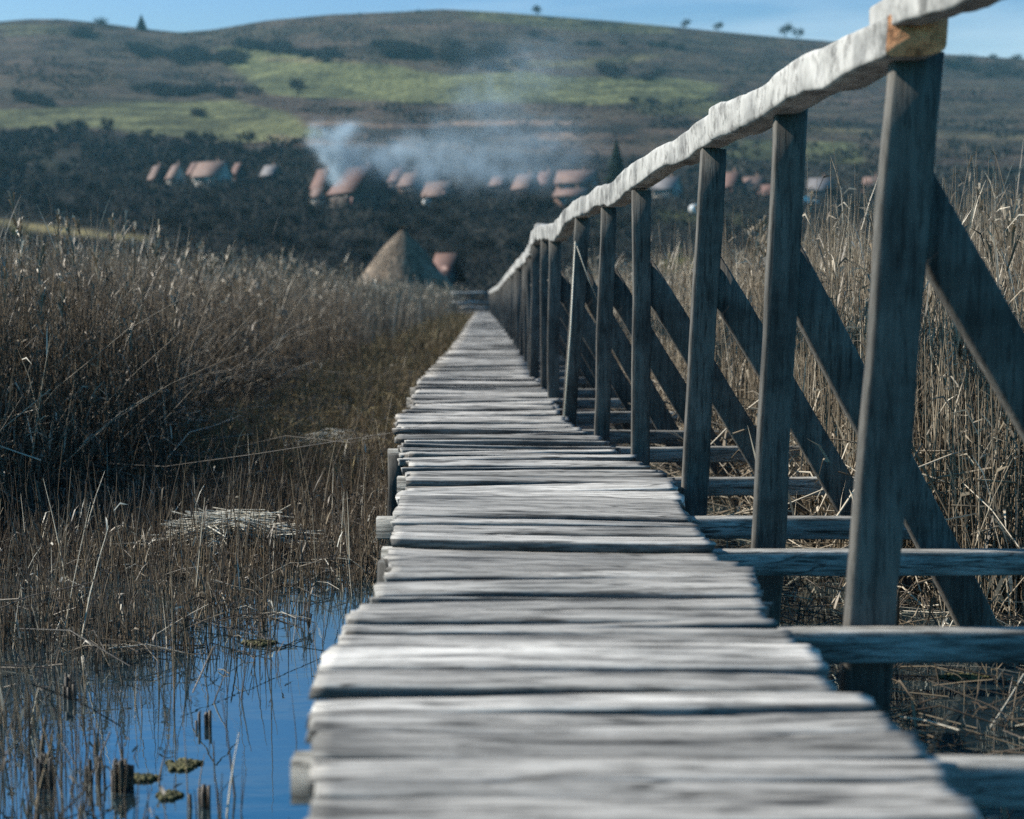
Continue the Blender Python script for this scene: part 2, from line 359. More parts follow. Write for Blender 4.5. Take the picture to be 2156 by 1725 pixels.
terr = np.clip(np.sin(Vn*.42+np.sin(Un*.01)*2)*2-.6, 0, 1)*((Un > 1150)|(Un < 420))*(Vn < 290)*.5
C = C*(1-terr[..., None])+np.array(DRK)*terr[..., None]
paint([(-300, 425), (-50, 458), (100, 474), (310, 498), (310, 508), (90, 488), (-50, 474), (-300, 445)], (.20, .17, .08), .9)
paint([(1380, 440), (1640, 455), (1640, 480), (1380, 470)], (.08, .09, .035), .8)
paint([(1180, 455), (1330, 462), (1330, 478), (1180, 470)], (.08, .09, .035), .5)
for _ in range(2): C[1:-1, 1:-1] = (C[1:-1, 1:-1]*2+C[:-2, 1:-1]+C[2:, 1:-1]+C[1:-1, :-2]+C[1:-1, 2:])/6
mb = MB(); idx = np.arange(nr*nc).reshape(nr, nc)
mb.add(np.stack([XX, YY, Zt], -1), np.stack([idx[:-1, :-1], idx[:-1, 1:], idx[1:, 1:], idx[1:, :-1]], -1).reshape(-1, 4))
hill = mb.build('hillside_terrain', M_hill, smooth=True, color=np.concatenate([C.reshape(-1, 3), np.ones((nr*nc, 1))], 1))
tag(hill, kind='structure')
# marsh ground and water
gx = np.concatenate([np.linspace(-60, -8, 40), np.linspace(-7.8, 7.8, 140), np.linspace(8, 60, 40)]); gy = np.concatenate([np.linspace(-8, 2, 14), np.linspace(2.1, 20, 150), np.linspace(20.5, 100, 90)])
GX, GY = np.meshgrid(gx, gy)
def mud(X, Y):
    base = np.interp(Y, [0, 6, 8, 10, 90, 100], [-.3, -.2, -.03, .015, .03, -.1])
    side = np.where(X > .8, -.02, 0)
    n = vn(X*100, Y*100, .012)*.045+vn(X*100+500, Y*100, .05)*.018
    return base+side+n
gz = mud(GX, GY); mb = MB(); idx = np.arange(GX.size).reshape(GX.shape)
mb.add(np.stack([GX, GY, gz], -1), np.stack([idx[:-1, :-1], idx[:-1, 1:], idx[1:, 1:], idx[1:, :-1]], -1).reshape(-1, 4))
tag(mb.build('marsh_ground', M_mud, smooth=True), kind='structure')
mb = MB(); mb.add([(-70, -10, 0), (70, -10, 0), (70, 95, 0), (-70, 95, 0)], [(0, 1, 2, 3)])
tag(mb.build('water', M_water), kind='structure')

# ------------------------------------------------------------------ the footbridge
bridge = empty('footbridge', (0, 3.2, 0))
tag(bridge, 'long grey weathered plank footbridge with a handrail along its right side, crossing the marsh', 'footbridge')
BO = Vector((0, 3.2, 0))
def bpart(mb, name, mat, smooth=False):
    o = mb.build(name, mat, smooth=smooth); o.parent = bridge; o.matrix_parent_inverse = Matrix.Translation(-BO); return o
# deck edge tables measured from the photograph (row, left, right)
LE = [(2600, 560), (1725, 665), (1480, 663), (1400, 672), (1345, 716), (1325, 728), (1290, 735), (1262, 765), (1235, 795), (1200, 820), (1160, 824), (1100, 832), (1062, 848), (1020, 868), (995, 862), (930, 850), (885, 842), (868, 846), (858, 872), (800, 886), (784, 905), (760, 925), (742, 945), (700, 976), (675, 990), (660, 1001), (650, 1006)]
RE = [(2600, 2900), (1725, 2075), (1660, 2030), (1600, 1962), (1540, 1935), (1505, 1870), (1485, 1845), (1440, 1760), (1415, 1735), (1380, 1725), (1340, 1665), (1300, 1620), (1240, 1600), (1195, 1578), (1150, 1500), (1100, 1455), (1062, 1432), (1010, 1420), (985, 1372), (960, 1308), (935, 1282), (900, 1205), (870, 1182), (840, 1165), (810, 1132), (790, 1122), (760, 1112), (740, 1105), (700, 1085), (675, 1062), (660, 1046), (650, 1034)]
def decksag(Y): return DECK-np.interp(Y, [0, 25, 45, 66], [0, 0, .05, .16])
def edgeX(Y, tab):
    zz = float(decksag(Y)); v = proj(0, Y, zz)[1]
    t = sorted(tab); u = float(np.interp(v, [a for a, _ in t], [b_ for _, b_ in t]))
    return W(u, v, Y).x
bound = [G(1078, v, DECK).y for v in (1640, 1597, 1540, 1498, 1416, 1360, 1320, 1287, 1244, 1213, 1193, 1150, 1114, 1089, 1052, 1026, 1006)]
bound = sorted(bound)
yb = bound[0]
near = []
for wdt in (.17, .2, .15, .22, .18, .16, .2, .2):
    yb -= wdt; near.append(yb)
bound = near[::-1]+bound
while bound[-1] < 64: bound.append(bound[-1]+random.uniform(.09, .19))
extra = []
for a_, b_ in zip(bound[:-1], bound[1:]):
    extra.append(a_)
    if b_-a_ > .12 and a_ < 20 and random.random() < .85: extra.append(a_+(b_-a_)*random.uniform(.35, .65))
bound = extra+[bound[-1]]
deck = MB(); deckmat = []
tones = {}
for i in range(len(bound)-1):
    y0, y1 = bound[i], bound[i+1]; ym = (y0+y1)/2; W_ = y1-y0
    xl = edgeX(ym, LE)+random.uniform(-.012, .012); xr = edgeX(ym, RE)+random.uniform(-.015, .015)
    nearf = .4 if ym < 3.3 else 1.
    if ym < 3.3: xl = edgeX(ym, LE)+random.uniform(-.005, .005)
    if ym > 4.8: xl += random.uniform(-.03, .02); xr += random.uniform(-.02, .03)
    zz = float(decksag(ym))
    N = 36 if ym < 12 else 8
    gap = random.uniform(.008, .024) if ym < 20 else random.uniform(.01, .04)
    dz = nearf*random.uniform(-.013, .013); tiltx = nearf*random.uniform(-.011, .011); tilty = nearf*random.uniform(-.014, .014)
    skew = random.uniform(-.017, .017)
    tone = min(1, max(0, random.gauss(.47, .2)))
    v_c = proj(0, ym, zz)[1]
    if 1370 < v_c < 1416 or 1026 < v_c < 1052: tone = .95; dz = .008
    if 1052 < v_c < 1090: tone = .35
    th = random.uniform(.026, .034); sd = random.uniform(0, 99); V = []
    gapw = .5 if random.random() < .5 else -.5
    rows = 9
    warp = random.uniform(-.006, .006)
    notch = random.random() < .35; nx = random.uniform(.1, .9)
    for k in range(N+1):
        f = k/N; x = xl+(xr-xl)*f; wv = 1 if ym < 12 else 0
        e0 = (fb(x*1.5, sd, 1)*.009+fb(x*14, sd, 2)*.0018)*wv; e1 = (fb(x*1.5, sd+7, 1)*.009+fb(x*14, sd+7, 2)*.0018)*wv
        a0 = y0+gap*.5+e0+skew*(f-.5)*2; a1 = y1-gap*.5+e1+skew*(f-.5)*2
        if notch: a1 -= .012*math.exp(-((f-nx)/.03)**2)
        zt = zz+dz+tiltx*(f-.5)*2+warp*math.cos((f-.5)*math.pi)+fb(x*2, sd, 5)*.003*wv
        wd = a1-a0; rnd = .004
        fray = (random.uniform(-.012, .012) if k in (0, N) and wv else 0)
        for (q, dzz) in ((0, -th), (0, -rnd), (.05, 0), (.28, .0), (.5, 0), (.72, 0), (.95, 0), (1, -rnd), (1, -th)):
            zl = zt+dzz+tilty*(q-.5) + (fb(x*4, q*2.2+sd, 9)*.0008*wv if dzz == 0 else 0)
            V.append((x+(random.uniform(-.01, .01) if k in (0, N) and wv else 0), a0+wd*q, zl))
    Q = []
    for k in range(N):
        for r_ in range(rows-1):
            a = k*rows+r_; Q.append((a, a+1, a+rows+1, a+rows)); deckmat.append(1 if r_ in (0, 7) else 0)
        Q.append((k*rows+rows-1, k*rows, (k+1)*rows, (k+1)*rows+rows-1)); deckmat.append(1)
    T = []
    for e in (0, N):
        o0 = e*rows
        for r_ in range(1, rows-1): T.append((o0, o0+r_, o0+r_+1) if e else (o0, o0+r_+1, o0+r_))
    deck.add(V, Q, T, tone)
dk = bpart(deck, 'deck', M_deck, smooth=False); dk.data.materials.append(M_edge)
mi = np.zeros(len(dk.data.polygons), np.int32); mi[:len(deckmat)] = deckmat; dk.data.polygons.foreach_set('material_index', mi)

def beamlen(mb, p0, p1, hw, hh, nseg=10, tone=.5, seed=0., wob=.006, up=Vector((0, 0, 1)), bev=.12):
    """rough sawn timber with eight-cornered section from p0 to p1"""
    p0 = Vector(p0); p1 = Vector(p1); d = (p1-p0).normalized(); a = d.cross(up).normalized(); b = a.cross(d)
    prof = [(-1, -1+bev*2), (-1, 1-bev*2), (-1+bev*2, 1), (1-bev*2, 1), (1, 1-bev*2), (1, -1+bev*2), (1-bev*2, -1), (-1+bev*2, -1)]
    V = []; n = len(prof)
    for i in range(nseg+1):
        f = i/nseg; c = p0.lerp(p1, f)+a*fb(f*3, seed, 1)*wob+b*fb(f*3, seed, 2)*wob
        kx = 1+fb(f*4, seed, 3)*.08; ky = 1+fb(f*4, seed, 4)*.08
        for (x, y) in prof: V.append(tuple(c+a*x*hw*kx+b*y*hh*ky))
    Q = [(i*n+k, (i+1)*n+k, (i+1)*n+(k+1) % n, i*n+(k+1) % n) for i in range(nseg) for k in range(n)]
    T = [(0, k, k+1) for k in range(1, n-1)]+[(nseg*n, nseg*n+k+1, nseg*n+k) for k in range(1, n-1)]
    mb.add(V, Q, T, tone)

# posts: (Y, u_top, v_top, u_bottom, v_bottom, half width)
POSTS = [(3.22, 1933, 75, 1822, 1430, .055), (4.32, 1664, 240, 1612, 1230, .047), (5.40, 1500, 318, 1460, 1060, .047), (6.45, 1350, 392, 1348, 975, .041),
         (7.40, 1281, 430, 1267, 920, .040), (8.35, 1226, 462, 1198, 890, .042), (9.5, 1168, 500, 1165, 840, .040), (10.7, 1149, 505, 1147, 815, .038), (12.0, 1129, 515, 1124, 790, .040)]
RAILX = [(1.2, 1.03), (3.22, .905), (4.32, .845), (5.4, .755), (6.45, .585), (7.4, .498), (8.35, .41), (9.5, .292), (10.7, .258), (12, .21), (14, .18), (18, .09), (24, -.05), (35, -.3), (50, -.68), (66, -1.02)]
RAILT = [(1.2, .70), (3.22, .668), (3.5, .67), (4.32, .665), (4.75, .665), (5.4, .645), (6.45, .567), (7.4, .548), (8.35, .545), (8.9, .50), (9.3, .455), (10.2, .475), (11.3, .53), (12, .51), (12.8, .44), (14, .42), (18, .40), (24, .33), (35, .2), (50, .13), (66, .09)]
def railx(Y): return float(np.interp(Y, [a for a, _ in RAILX], [b_ for _, b_ in RAILX]))
def railt(Y): return CZ+float(np.interp(Y, [a for a, _ in RAILT], [b_ for _, b_ in RAILT]))
postY = [p[0] for p in POSTS]+[13.3, 14.7, 16.2, 17.8, 19.5, 21.5, 23.5, 25.8, 28.2, 30.8, 33.5, 36.5, 39.5, 42.5, 46, 49.5, 53, 57, 61, 65]
for i, Y in enumerate(postY):
    m1 = MB()
    if i < len(POSTS):
        _, ut, vt, ub, vb, hw = POSTS[i]; pt = W(ut, vt, Y); pb = W(ub, vb, Y)
        d = pt-pb; top = pt+d*((railt(Y)-(.135 if i == 0 else .108)-pt.z)/d.z); bot = pb+d*((-.35-pb.z)/d.z)
    else:
        hw = .045; x = railx(Y); ln = random.uniform(-.02, .04); top = Vector((x+ln, Y, railt(Y)-.105)); bot = Vector((x-ln, Y, -.3))
    beamlen(m1, bot, top, hw, .026, 12 if i < 10 else 3, random.uniform(.3, .6), i*3.1, .008, Vector((0, -1, 0)), .06)
    bpart(m1, 'post', M_post)
    # brace out to the right, in front of the crossbeam
    if i < 16:
        zt = CZ+(.25, .115, .10, .10, .08, .1, .1, .1, .08)[i] if i < 9 else CZ+.08
        f = (zt-bot.z)/(top.z-bot.z); xp = bot.x+(top.x-bot.x)*f+.01
        m1 = MB(); yb_ = Y+.055
        p0 = Vector((xp-.03, yb_, zt+.02)); slope = (1.62, 1.8, 1.6, 1.55, 1.6, 1.7, 1.6, 1.7, 1.65)[i] if i < 9 else 1.65
        ln = 1.62/slope+.04; p1 = Vector((xp-.03+ln, yb_+.01, zt+.02-ln*slope))
        p0.x += .025
        beamlen(m1, p1, p0, .058, .024, 8, random.uniform(.3, .6), i*5.7, .006, Vector((0, -1, 0)), .06)
        bpart(m1, 'brace', M_post)
# crossbeams: (Y, left end X, right end X, top drop)
CB = [(1.2, -.5, 1.9), (2.27, -.357, 1.75), (3.13, -.30, 1.95), (4.17, -.385, 1.9), (4.76, -.456, 1.45), (5.8, -.47, 1.62), (6.86, -.60, 1.55), (7.9, -.55, 1.35), (9.0, -.6, 1.3)]
Yc = 10.2
while Yc < 63: CB.append((Yc, edgeX(Yc, LE)-.08, railx(Yc)+.75)); Yc += 1.15
for i, (Y, x0, x1) in enumerate(CB):
    m1 = MB(); zt = float(decksag(Y))-.04-.038
    beamlen(m1, (x0, Y, zt), (x1, Y+random.uniform(-.02, .02), zt+random.uniform(-.015, .015)), .028, .036, 14 if Y < 12 else 3, random.uniform(.35, .8), i*2.3, .005, bev=.05)
    bpart(m1, 'crossbeam', M_beam)
for i, Y in enumerate([4.05, 6.78, 9.4, 12.5, 15.5]):   # short stakes under the left edge
    m1 = MB(); x = edgeX(Y, LE)-.05 if i else -.36
    beamlen(m1, (x, Y, -.35), (x+.01, Y, float(decksag(Y))-.06), .035, .035, 5, .3, i*9.1, .006, Vector((0, -1, 0)), .1)
    bpart(m1, 'stake', M_post)
for side, tab, off in ((0, LE, .14), (1, RE, -.16)):
    m1 = MB(); pts = [Vector((edgeX(Y, tab)+off, Y, 0)) for Y in (.6, 2, 3, 4.5, 6, 8, 10, 14, 20, 30, 45, 63)]
    for p, q in zip(pts[:-1], pts[1:]):
        p.z = float(decksag(p.y))-.045-.072-.045; q = q.copy(); q.z = float(decksag(q.y))-.045-.072-.045
        beamlen(m1, p, q, .04, .04, 4, .4, side*4.)
    bpart(m1, 'stringer', M_post)

# handrail: rough split logs, each a part; flat hewn face to the left
def raillog(Y0, Y1, dz0=0., dz1=0., dx=0., hh=.062, hw=.055, seed=0., endgrain=False, step=.035, fade=.0):
    mb = MB(); n = max(4, int((Y1-Y0)/step)); V = []; K = 18
    for i in range(n+1):
        f = i/n; Y = Y0+(Y1-Y0)*f
        x = railx(Y)+dx; zt = railt(Y)+dz0*(1-f)+dz1*f
        H = (float(np.interp(Y, hh[0], hh[1])) if isinstance(hh, tuple) else hh)*(1+fb(Y*1.1, seed, 3)*.2+fb(Y*4.5, seed, 8)*.05)
        up = (fb(Y*1.4, seed, 1)*.022+fb(Y*6, seed, 1)*.003)*min(1, abs(Y-3.2)*1.3)
        sx = fb(Y*1.5, seed, 4)*.014*min(1, abs(Y-3.2)*1.3)
        for k in range(K):
            an = 2*math.pi*k/K+math.pi/2
            ca, sa = math.cos(an), math.sin(an)
            # squarish on the left (hewn), rounder on the right and underneath
            rx = math.copysign(abs(ca)**(.2 if ca < 0 else .6), ca); rz = math.copysign(abs(sa)**.25, sa)
            r = 1+fb(Y*5, k*.9+seed, 6)*.05+fb(Y*1.7, k*.7+seed, 7)*.06
            V.append((x+rx*hw*r+sx, Y-(max(0, .75*rx*hw)*math.exp(-(Y-Y0)*14) if endgrain else 0), zt-H+up+rz*H*(1+fb(Y*4, k*.8+seed, 2)*.05)))
    Q = [(i*K+k, (i+1)*K+k, (i+1)*K+(k+1) % K, i*K+(k+1) % K) for i in range(n) for k in range(K)]
    V.append((railx(Y1)+dx, Y1+.01, zt-H)); T = [(len(V)-1, n*K+(k+1) % K, n*K+k) for k in range(K)]
    if not endgrain:
        V.append((railx(Y0)+dx, Y0-.004, railt(Y0)+dz0-.055)); T += [(len(V)-1, k, (k+1) % K) for k in range(K)]
    mb.add(V, Q, T, random.uniform(.4, .75))
    o = bpart(mb, 'handrail', M_rail)
    if endgrain:
        m2 = MB(); E = [(V[k][0], V[k][1]-.002, V[k][2]) for k in range(K)]; c = np.mean(np.array(E), 0)
        ring2 = [tuple(np.array(e)+(c-np.array(e))*.5+np.array((0, -.008+fb(k, 3, 3)*.006, 0))) for k, e in enumerate(E)]
        m2.add(E+ring2+[(c[0], c[1]-.004, c[2])], [(k, (k+1) % K, K+(k+1) % K, K+k) for k in range(K)], [(2*K, K+k, K+(k+1) % K) for k in range(K)], .5)
        e = m2.build('end_grain', M_end); e.parent = o; e.matrix_parent_inverse = Matrix.Identity(4)
    return o
raillog(.9, 3.29, -.022, -.022, -.05, ((.9, 2.7, 2.9, 3.05, 3.28), (.058, .058, .050, .042, .038)), .042, 1.)
r2 = raillog(3.14, 5.02, -.068, 0, -.040, .054, .060, 12.7, endgrain=True); r2['label'] = 'handrail log with a fresh brown sawn end under the overlap'
for (a, b2, sd, dz) in ((5.02, 8.02, 3.3, 0), (8.06, 9.15, 4.9, 0), (9.1, 11.2, 6.2, .0), (11.25, 12.6, 7.7, .0), (12.6, 15.6, 9.9, 0), (15.6, 20, 11, 0), (20, 26, 13, 0), (26, 34, 15, 0), (34, 44, 16, 0), (44, 55, 17, 0), (55, 66, 18, 0)):
    raillog(a, b2-.012, dz, dz, 0, .055 if a < 26 else .06, .05, sd, step=.045 if a < 13 else .3)
# far end: the bridge turns left
m1 = MB()
for k in range(9):
    x = -1.3-k*.2; m1.box((x, 66.5+k*.03, .27+random.uniform(-.02, .02)), (.09, .55, .02), tone=random.uniform(.4, .7))
bpart(m1, 'turned_deck', M_deck)
for (dz, yy, x1) in ((1.16, 67.3, -2.9), (.72, 67.25, -2.8), (.5, 66.1, -2.4)):
    m1 = MB(); m1.tube([(-1.05-(1.05+x1)*-1*f, yy, dz+random.uniform(-.05, .05)) for f in (0, .25, .5, .75, 1)], .055, 6, .6); bpart(m1, 'end_rail', M_rail)
for x in (-1.2, -1.9, -2.7):
    m1 = MB(); beamlen(m1, (x, 67.3, -.2), (x+.03, 67.3, 1.14), .05, .05, 3, .4, x); bpart(m1, 'post', M_post)

# ------------------------------------------------------------------ reeds, stubble
def curve_pts(base, h, lean_az, lean, bend, K):
    f = np.linspace(0, 1, K)[None, :]
    hx = np.cos(lean_az)[:, None]*(lean[:, None]*f+bend[:, None]*f**2)*h[:, None]
    hy = np.sin(lean_az)[:, None]*(lean[:, None]*f+bend[:, None]*f**2)*h[:, None]
    hz = h[:, None]*f*np.sqrt(np.clip(1-(lean+bend)[:, None]**2*.5*f, .15, 1))
    return np.stack([base[:, 0:1]+hx, base[:, 1:2]+hy, base[:, 2:3]+hz], -1)
def add_reeds(mb, X, Y, h, rad, leaves=2.5, plume=.05, tone=(.5, .2), lean_s=.12, bend_s=.15, tubes=True, leafw=.008, leafl=.22):
    N = len(X)
    if N == 0: return
    base = np.stack([X, Y, np.full(N, -.05)], -1)
    az = rng.uniform(0, 6.283, N); lean = np.abs(rng.normal(0, lean_s, N)); bend = np.abs(rng.normal(0, bend_s, N))
    P = curve_pts(base, h, az, lean, bend, 5); tn = np.clip(rng.normal(tone[0], tone[1], N), 0, 1)
    tap = np.array([1, .9, .75, .55, .3])[None, :]
    if tubes: mb.stalks(P, rad[:, None]*tap, tn)
    else:
        wa = rng.uniform(0, 3.1416, N)*.5-.8; wd = np.stack([np.cos(wa), np.sin(wa), wa*0], -1); mb.ribbons(P, wd, rad[:, None]*2*tap, tn)
    # leaves
    nl = rng.poisson(leaves, N); ix = np.repeat(np.arange(N), nl); n = len(ix)
    if n:
        f = rng.uniform(.25, 1, n); k0 = np.minimum((f*4).astype(int), 3); fr_ = f*4-k0
        A = P[ix, k0]*(1-fr_)[:, None]+P[ix, k0+1]*fr_[:, None]
        la = rng.uniform(0, 6.283, n); ll = rng.uniform(.5, 1.3, n)*leafl; d = np.stack([np.cos(la), np.sin(la), la*0], -1)
        up = rng.uniform(.3, 1.9, n); dr = rng.uniform(.1, 1.2, n)
        g = np.array([0, .45, 1.])[None, :, None]
        LP = A[:, None, :]+d[:, None, :]*g*(ll*.42)[:, None, None]
        LP[..., 2] += ll[:, None]*(up[:, None]*g[..., 0]-dr[:, None]*g[..., 0]**2)*.8
        LP[..., 2] = np.maximum(LP[..., 2], .01)
        tw = rng.uniform(-1, 1, n)[:, None]; wd = np.stack([-d[:, 1], d[:, 0], la*0], -1)*(1-np.abs(tw))+np.array([[0, 0, 1.]])*tw
        wd /= np.linalg.norm(wd, axis=1)[:, None]+1e-6
        lw = leafw*rng.uniform(.5, 1.3, n)
        mb.ribbons(LP, wd, lw[:, None]*np.array([.8, 1, .1])[None, :], np.clip(tn[ix]+rng.normal(.12, .18, n), 0, 1))
    # plumes
    pi = np.nonzero(rng.random(N) < plume)[0]
    if len(pi):
        n = 16; ix = np.repeat(pi, n); M_ = len(ix); tip = P[ix, -1]; dv = P[ix, -1]-P[ix, -2]; dv /= np.linalg.norm(dv, axis=1)[:, None]
        s0 = rng.uniform(-.16, .02, M_); ra = rng.normal(0, 1, (M_, 3)); ra[:, 2] = np.abs(ra[:, 2]); ra /= np.linalg.norm(ra, axis=1)[:, None]
        A = tip+dv*s0[:, None]; B = A+dv*rng.uniform(.03, .09, M_)[:, None]+ra*rng.uniform(.008, .035, M_)[:, None]
        C_ = B+ra*.02-np.array([[0, 0, .012]])
        wd = np.cross(B-A, rng.normal(0, 1, (M_, 3))); wd /= np.linalg.norm(wd, axis=1)[:, None]+1e-6
        mb.ribbons(np.stack([A, B, C_], 1), wd, np.broadcast_to(np.array([.006, .014, .003]), (M_, 3)), np.clip(rng.normal(.8, .12, M_), 0, 1))
def scatter(n, x0, x1, y0, y1, acc):
    X = rng.uniform(0, 1, n); Y = rng.uniform(y0, y1, n)
    a = x0(Y) if callable(x0) else x0; b_ = x1(Y) if callable(x1) else x1
    X = a+(b_-a)*X; pr = acc(X, Y); k = rng.random(n) < pr; return X[k], Y[k]
def litter(mb, X, Y, zmax, lo, hi, tone, rad=.003, tilt=.25, K=3):
    N = len(X); az = rng.uniform(0, 6.283, N); ln = rng.uniform(lo, hi, N); el = rng.normal(0, tilt, N); z = rng.uniform(0.005, 1, N)**1.5*zmax
    d = np.stack([np.cos(az)*np.cos(el), np.sin(az)*np.cos(el), np.sin(el)], -1); c = np.stack([X, Y, z+.01], -1)
    f = np.linspace(-.5, .5, K)[None, :, None]; P = c[:, None, :]+d[:, None, :]*f*ln[:, None, None]
    P[..., 2] += -np.abs(rng.normal(0, .05, N))[:, None]*(np.linspace(-1, 1, K)[None, :]**2); P[..., 2] = np.maximum(P[..., 2], .004)
    mb.stalks(P, np.full((N, K), rad)*rng.uniform(.6, 1.6, N)[:, None], np.clip(rng.normal(tone[0], tone[1], N), 0, 1))

edgeL = lambda Y: -2.5-.25*np.clip((Y-10)/6, 0, 1)+.25*np.sin(Y*.9)+.15*np.sin(Y*2.3)-np.clip(7.5-Y, 0, 3)*.25
fovL = lambda Y: -.375*Y-.9
wideL = lambda Y: -.40*Y-3.5
one = lambda X, Y: np.ones_like(X)
# --- left reed bed
mb = MB()
X, Y = scatter(13000, wideL, edgeL, 6.8, 12, one); N = len(X)
add_reeds(mb, X, Y, rng.normal(1.32, .17, N).clip(.5, 1.8), rng.uniform(.0022, .0042, N), 2.4, .03, (.38, .2), .07, .07)
X, Y = scatter(13500, wideL, edgeL, 12, 26, one); N = len(X)
add_reeds(mb, X, Y, rng.normal(1.40, .14, N).clip(.6, 1.9), rng.uniform(.003, .005, N), 3.0, .14, (.42, .2), .08, .08, True, .012, .3)
X, Y = scatter(20000, wideL, edgeL, 26, 86, one); N = len(X)
add_reeds(mb, X, Y, rng.normal(1.36, .14, N).clip(.6, 1.75), rng.uniform(.006, .011, N), 2.2, .12, (.5, .2), .07, .08, False, .025, .35)
X, Y = scatter(1500, lambda Y: fovL(Y), lambda Y: edgeL(Y)+.25, 5.9, 8, one); N = len(X)
add_reeds(mb, X, Y, rng.uniform(.3, 1.0, N)*np.interp(Y, [5.9, 8], [.6, 1.1]), rng.uniform(.002, .004, N), 1.2, .0, (.42, .22), .18, .12)
n = 15; X = rng.uniform(-3.6, -2.3, n); Y = rng.uniform(6.6, 10.5, n); az = rng.uniform(-.5, .4, n)+np.where(rng.random(n) < .3, 3.0, 0)
P = curve_pts(np.stack([X, Y, np.full(n, -.02)], -1), rng.uniform(1.1, 1.7, n), az, rng.uniform(.5, .95, n), rng.uniform(.0, .2, n), 5)
mb.stalks(P, np.full((n, 5), .0028)*np.array([1, .9, .75, .55, .3]), np.clip(rng.normal(.78, .12, n), 0, 1))
# broken, leaning stalks in the near margin
X, Y = scatter(650, lambda Y: fovL(Y)*.9, lambda Y: edgeL(Y)+.15, 7.2, 15, one); N = len(X)
add_reeds(mb, X, Y, rng.uniform(.6, 1.6, N), rng.uniform(.002, .004, N), 1.2, .0, (.6, .22), .65, .3)
X, Y = scatter(1700, fovL, lambda Y: edgeL(Y)+.2, 6.6, 16, one); litter(mb, X, Y, .5, .2, .9, (.5, .25), .0028, .35)
tag(mb.build('reed_bed', M_reed), 'tall dry brown reeds massed left of the footbridge', 'reeds', kind='stuff')
# --- right reed bed
edgeR = lambda Y: np.interp(Y, [4.9, 5.6, 6.5, 8, 12, 18, 30, 66], [1.75, 1.45, 1.35, 1.25, 1.05, .95, .8, -.1])
fovR = lambda Y: .375*Y+.9
mb = MB()
X, Y = scatter(8500, edgeR, fovR, 5.0, 12, one); N = len(X)
add_reeds(mb, X, Y, (rng.normal(1.30, .2, N)+.16*np.clip(X-1.6, 0, 2)-.25*np.clip((6.2-Y), 0, 2)).clip(.3, 2.0), rng.uniform(.0020, .0038, N), 2.6, .02, (.60, .22), .05, .06)
X, Y = scatter(9000, edgeR, fovR, 12, 26, one); N = len(X)
add_reeds(mb, X, Y, rng.normal(1.36, .15, N).clip(.6, 1.8), rng.uniform(.003, .005, N), 2.6, .04, (.6, .2), .06, .06, True, .012, .3)
X, Y = scatter(14000, edgeR, fovR, 26, 86, one); N = len(X)
add_reeds(mb, X, Y, rng.normal(1.4, .16, N).clip(.5, 1.8), rng.uniform(.006, .011, N), 2.2, .08, (.55, .2), .1, .12, False, .025, .35)
X, Y = scatter(2600, lambda Y: edgeR(Y)-.25, lambda Y: edgeR(Y)+2.2, 5.0, 11, one); litter(mb, X, Y, .6, .12, .7, (.75, .2), .0035, .4)
X, Y = scatter(900, lambda Y: edgeR(Y)-.1, lambda Y: edgeR(Y)+1.8, 4.7, 8, one); N = len(X)
add_reeds(mb, X, Y, rng.uniform(.2, .8, N), rng.uniform(.002, .004, N), 3., .0, (.75, .2), .5, .5, True, .013, .22)
tag(mb.build('reed_bed', M_reed), 'tall dry straw coloured reeds massed right of the footbridge behind the braces', 'reeds', kind='stuff')
# --- stubble in the shallow water and along the left edge
def uvz(X, Y): 
    z = -CZ; d = Y*ct-z*st; return CXD+FPX*X/d, CYD-FPX*(Y*st+z*ct)/d
def dens(X, Y):
    u, v = uvz(X, Y)
    d = np.where(v < 1250, 1., np.where(v < 1400, np.interp(u, [0, 420, 520, 640, 700, 790], [1, .85, .5, .3, .06, .02]), np.interp(u, [0, 150, 300, 450, 600, 700], [.26, .16, .08, .03, .012, .004])))
    cl = np.clip(vn(X*100, Y*100, .06)*1.4+.55, .05, 1.3)
    d = d*np.where(v > 1215, cl, 1)*np.interp(v, [1200, 1330, 1460, 1500, 1725], [1, 1, .9, 1, 1.])
    return np.clip(d, 0, 1)
deckL = lambda Y: np.interp(Y, [2, 3.2, 4, 5, 7, 9, 12, 18, 30, 66], [-.42, -.42, -.5, -.5, -.62, -.7, -.75, -.85, -1., -1.75])
mb = MB()
X, Y = scatter(34000, fovL, deckL, 2.9, 9.5, dens); N = len(X)
hh = np.abs(rng.normal(.0, .12, N))*np.where(Y > 5, .75, 1)+.06+.03*np.clip((Y-5)/3,0,1)
add_reeds(mb, X, Y, np.where(rng.random(N) < .03, hh+.3, hh), rng.uniform(.0014, .0036, N), .3, 0, (.42, .24), .12, .08, True, .007, .12)
X, Y = scatter(2300, fovL, deckL, 4.2, 9.5, lambda X, Y: dens(X, Y)*.9); litter(mb, X, Y, .10, .05, .30, (.6, .27), .0018, .2)
X, Y = scatter(300, fovL, deckL, 2.9, 5, lambda X, Y: np.clip(dens(X, Y)*1.5, 0, .4)); litter(mb, X, Y, .18, .15, .6, (.3, .2), .002, .5)
X, Y = scatter(240, fovL, lambda Y: deckL(Y)-.25, 2.9, 5.5, lambda X, Y: np.clip(dens(X, Y)*2, 0, .6)); N = len(X)    # thick old stumps
add_reeds(mb, X, Y, rng.uniform(.06, .16, N), rng.uniform(.005, .009, N), 0, 0, (.3, .2), .2, 0, True)
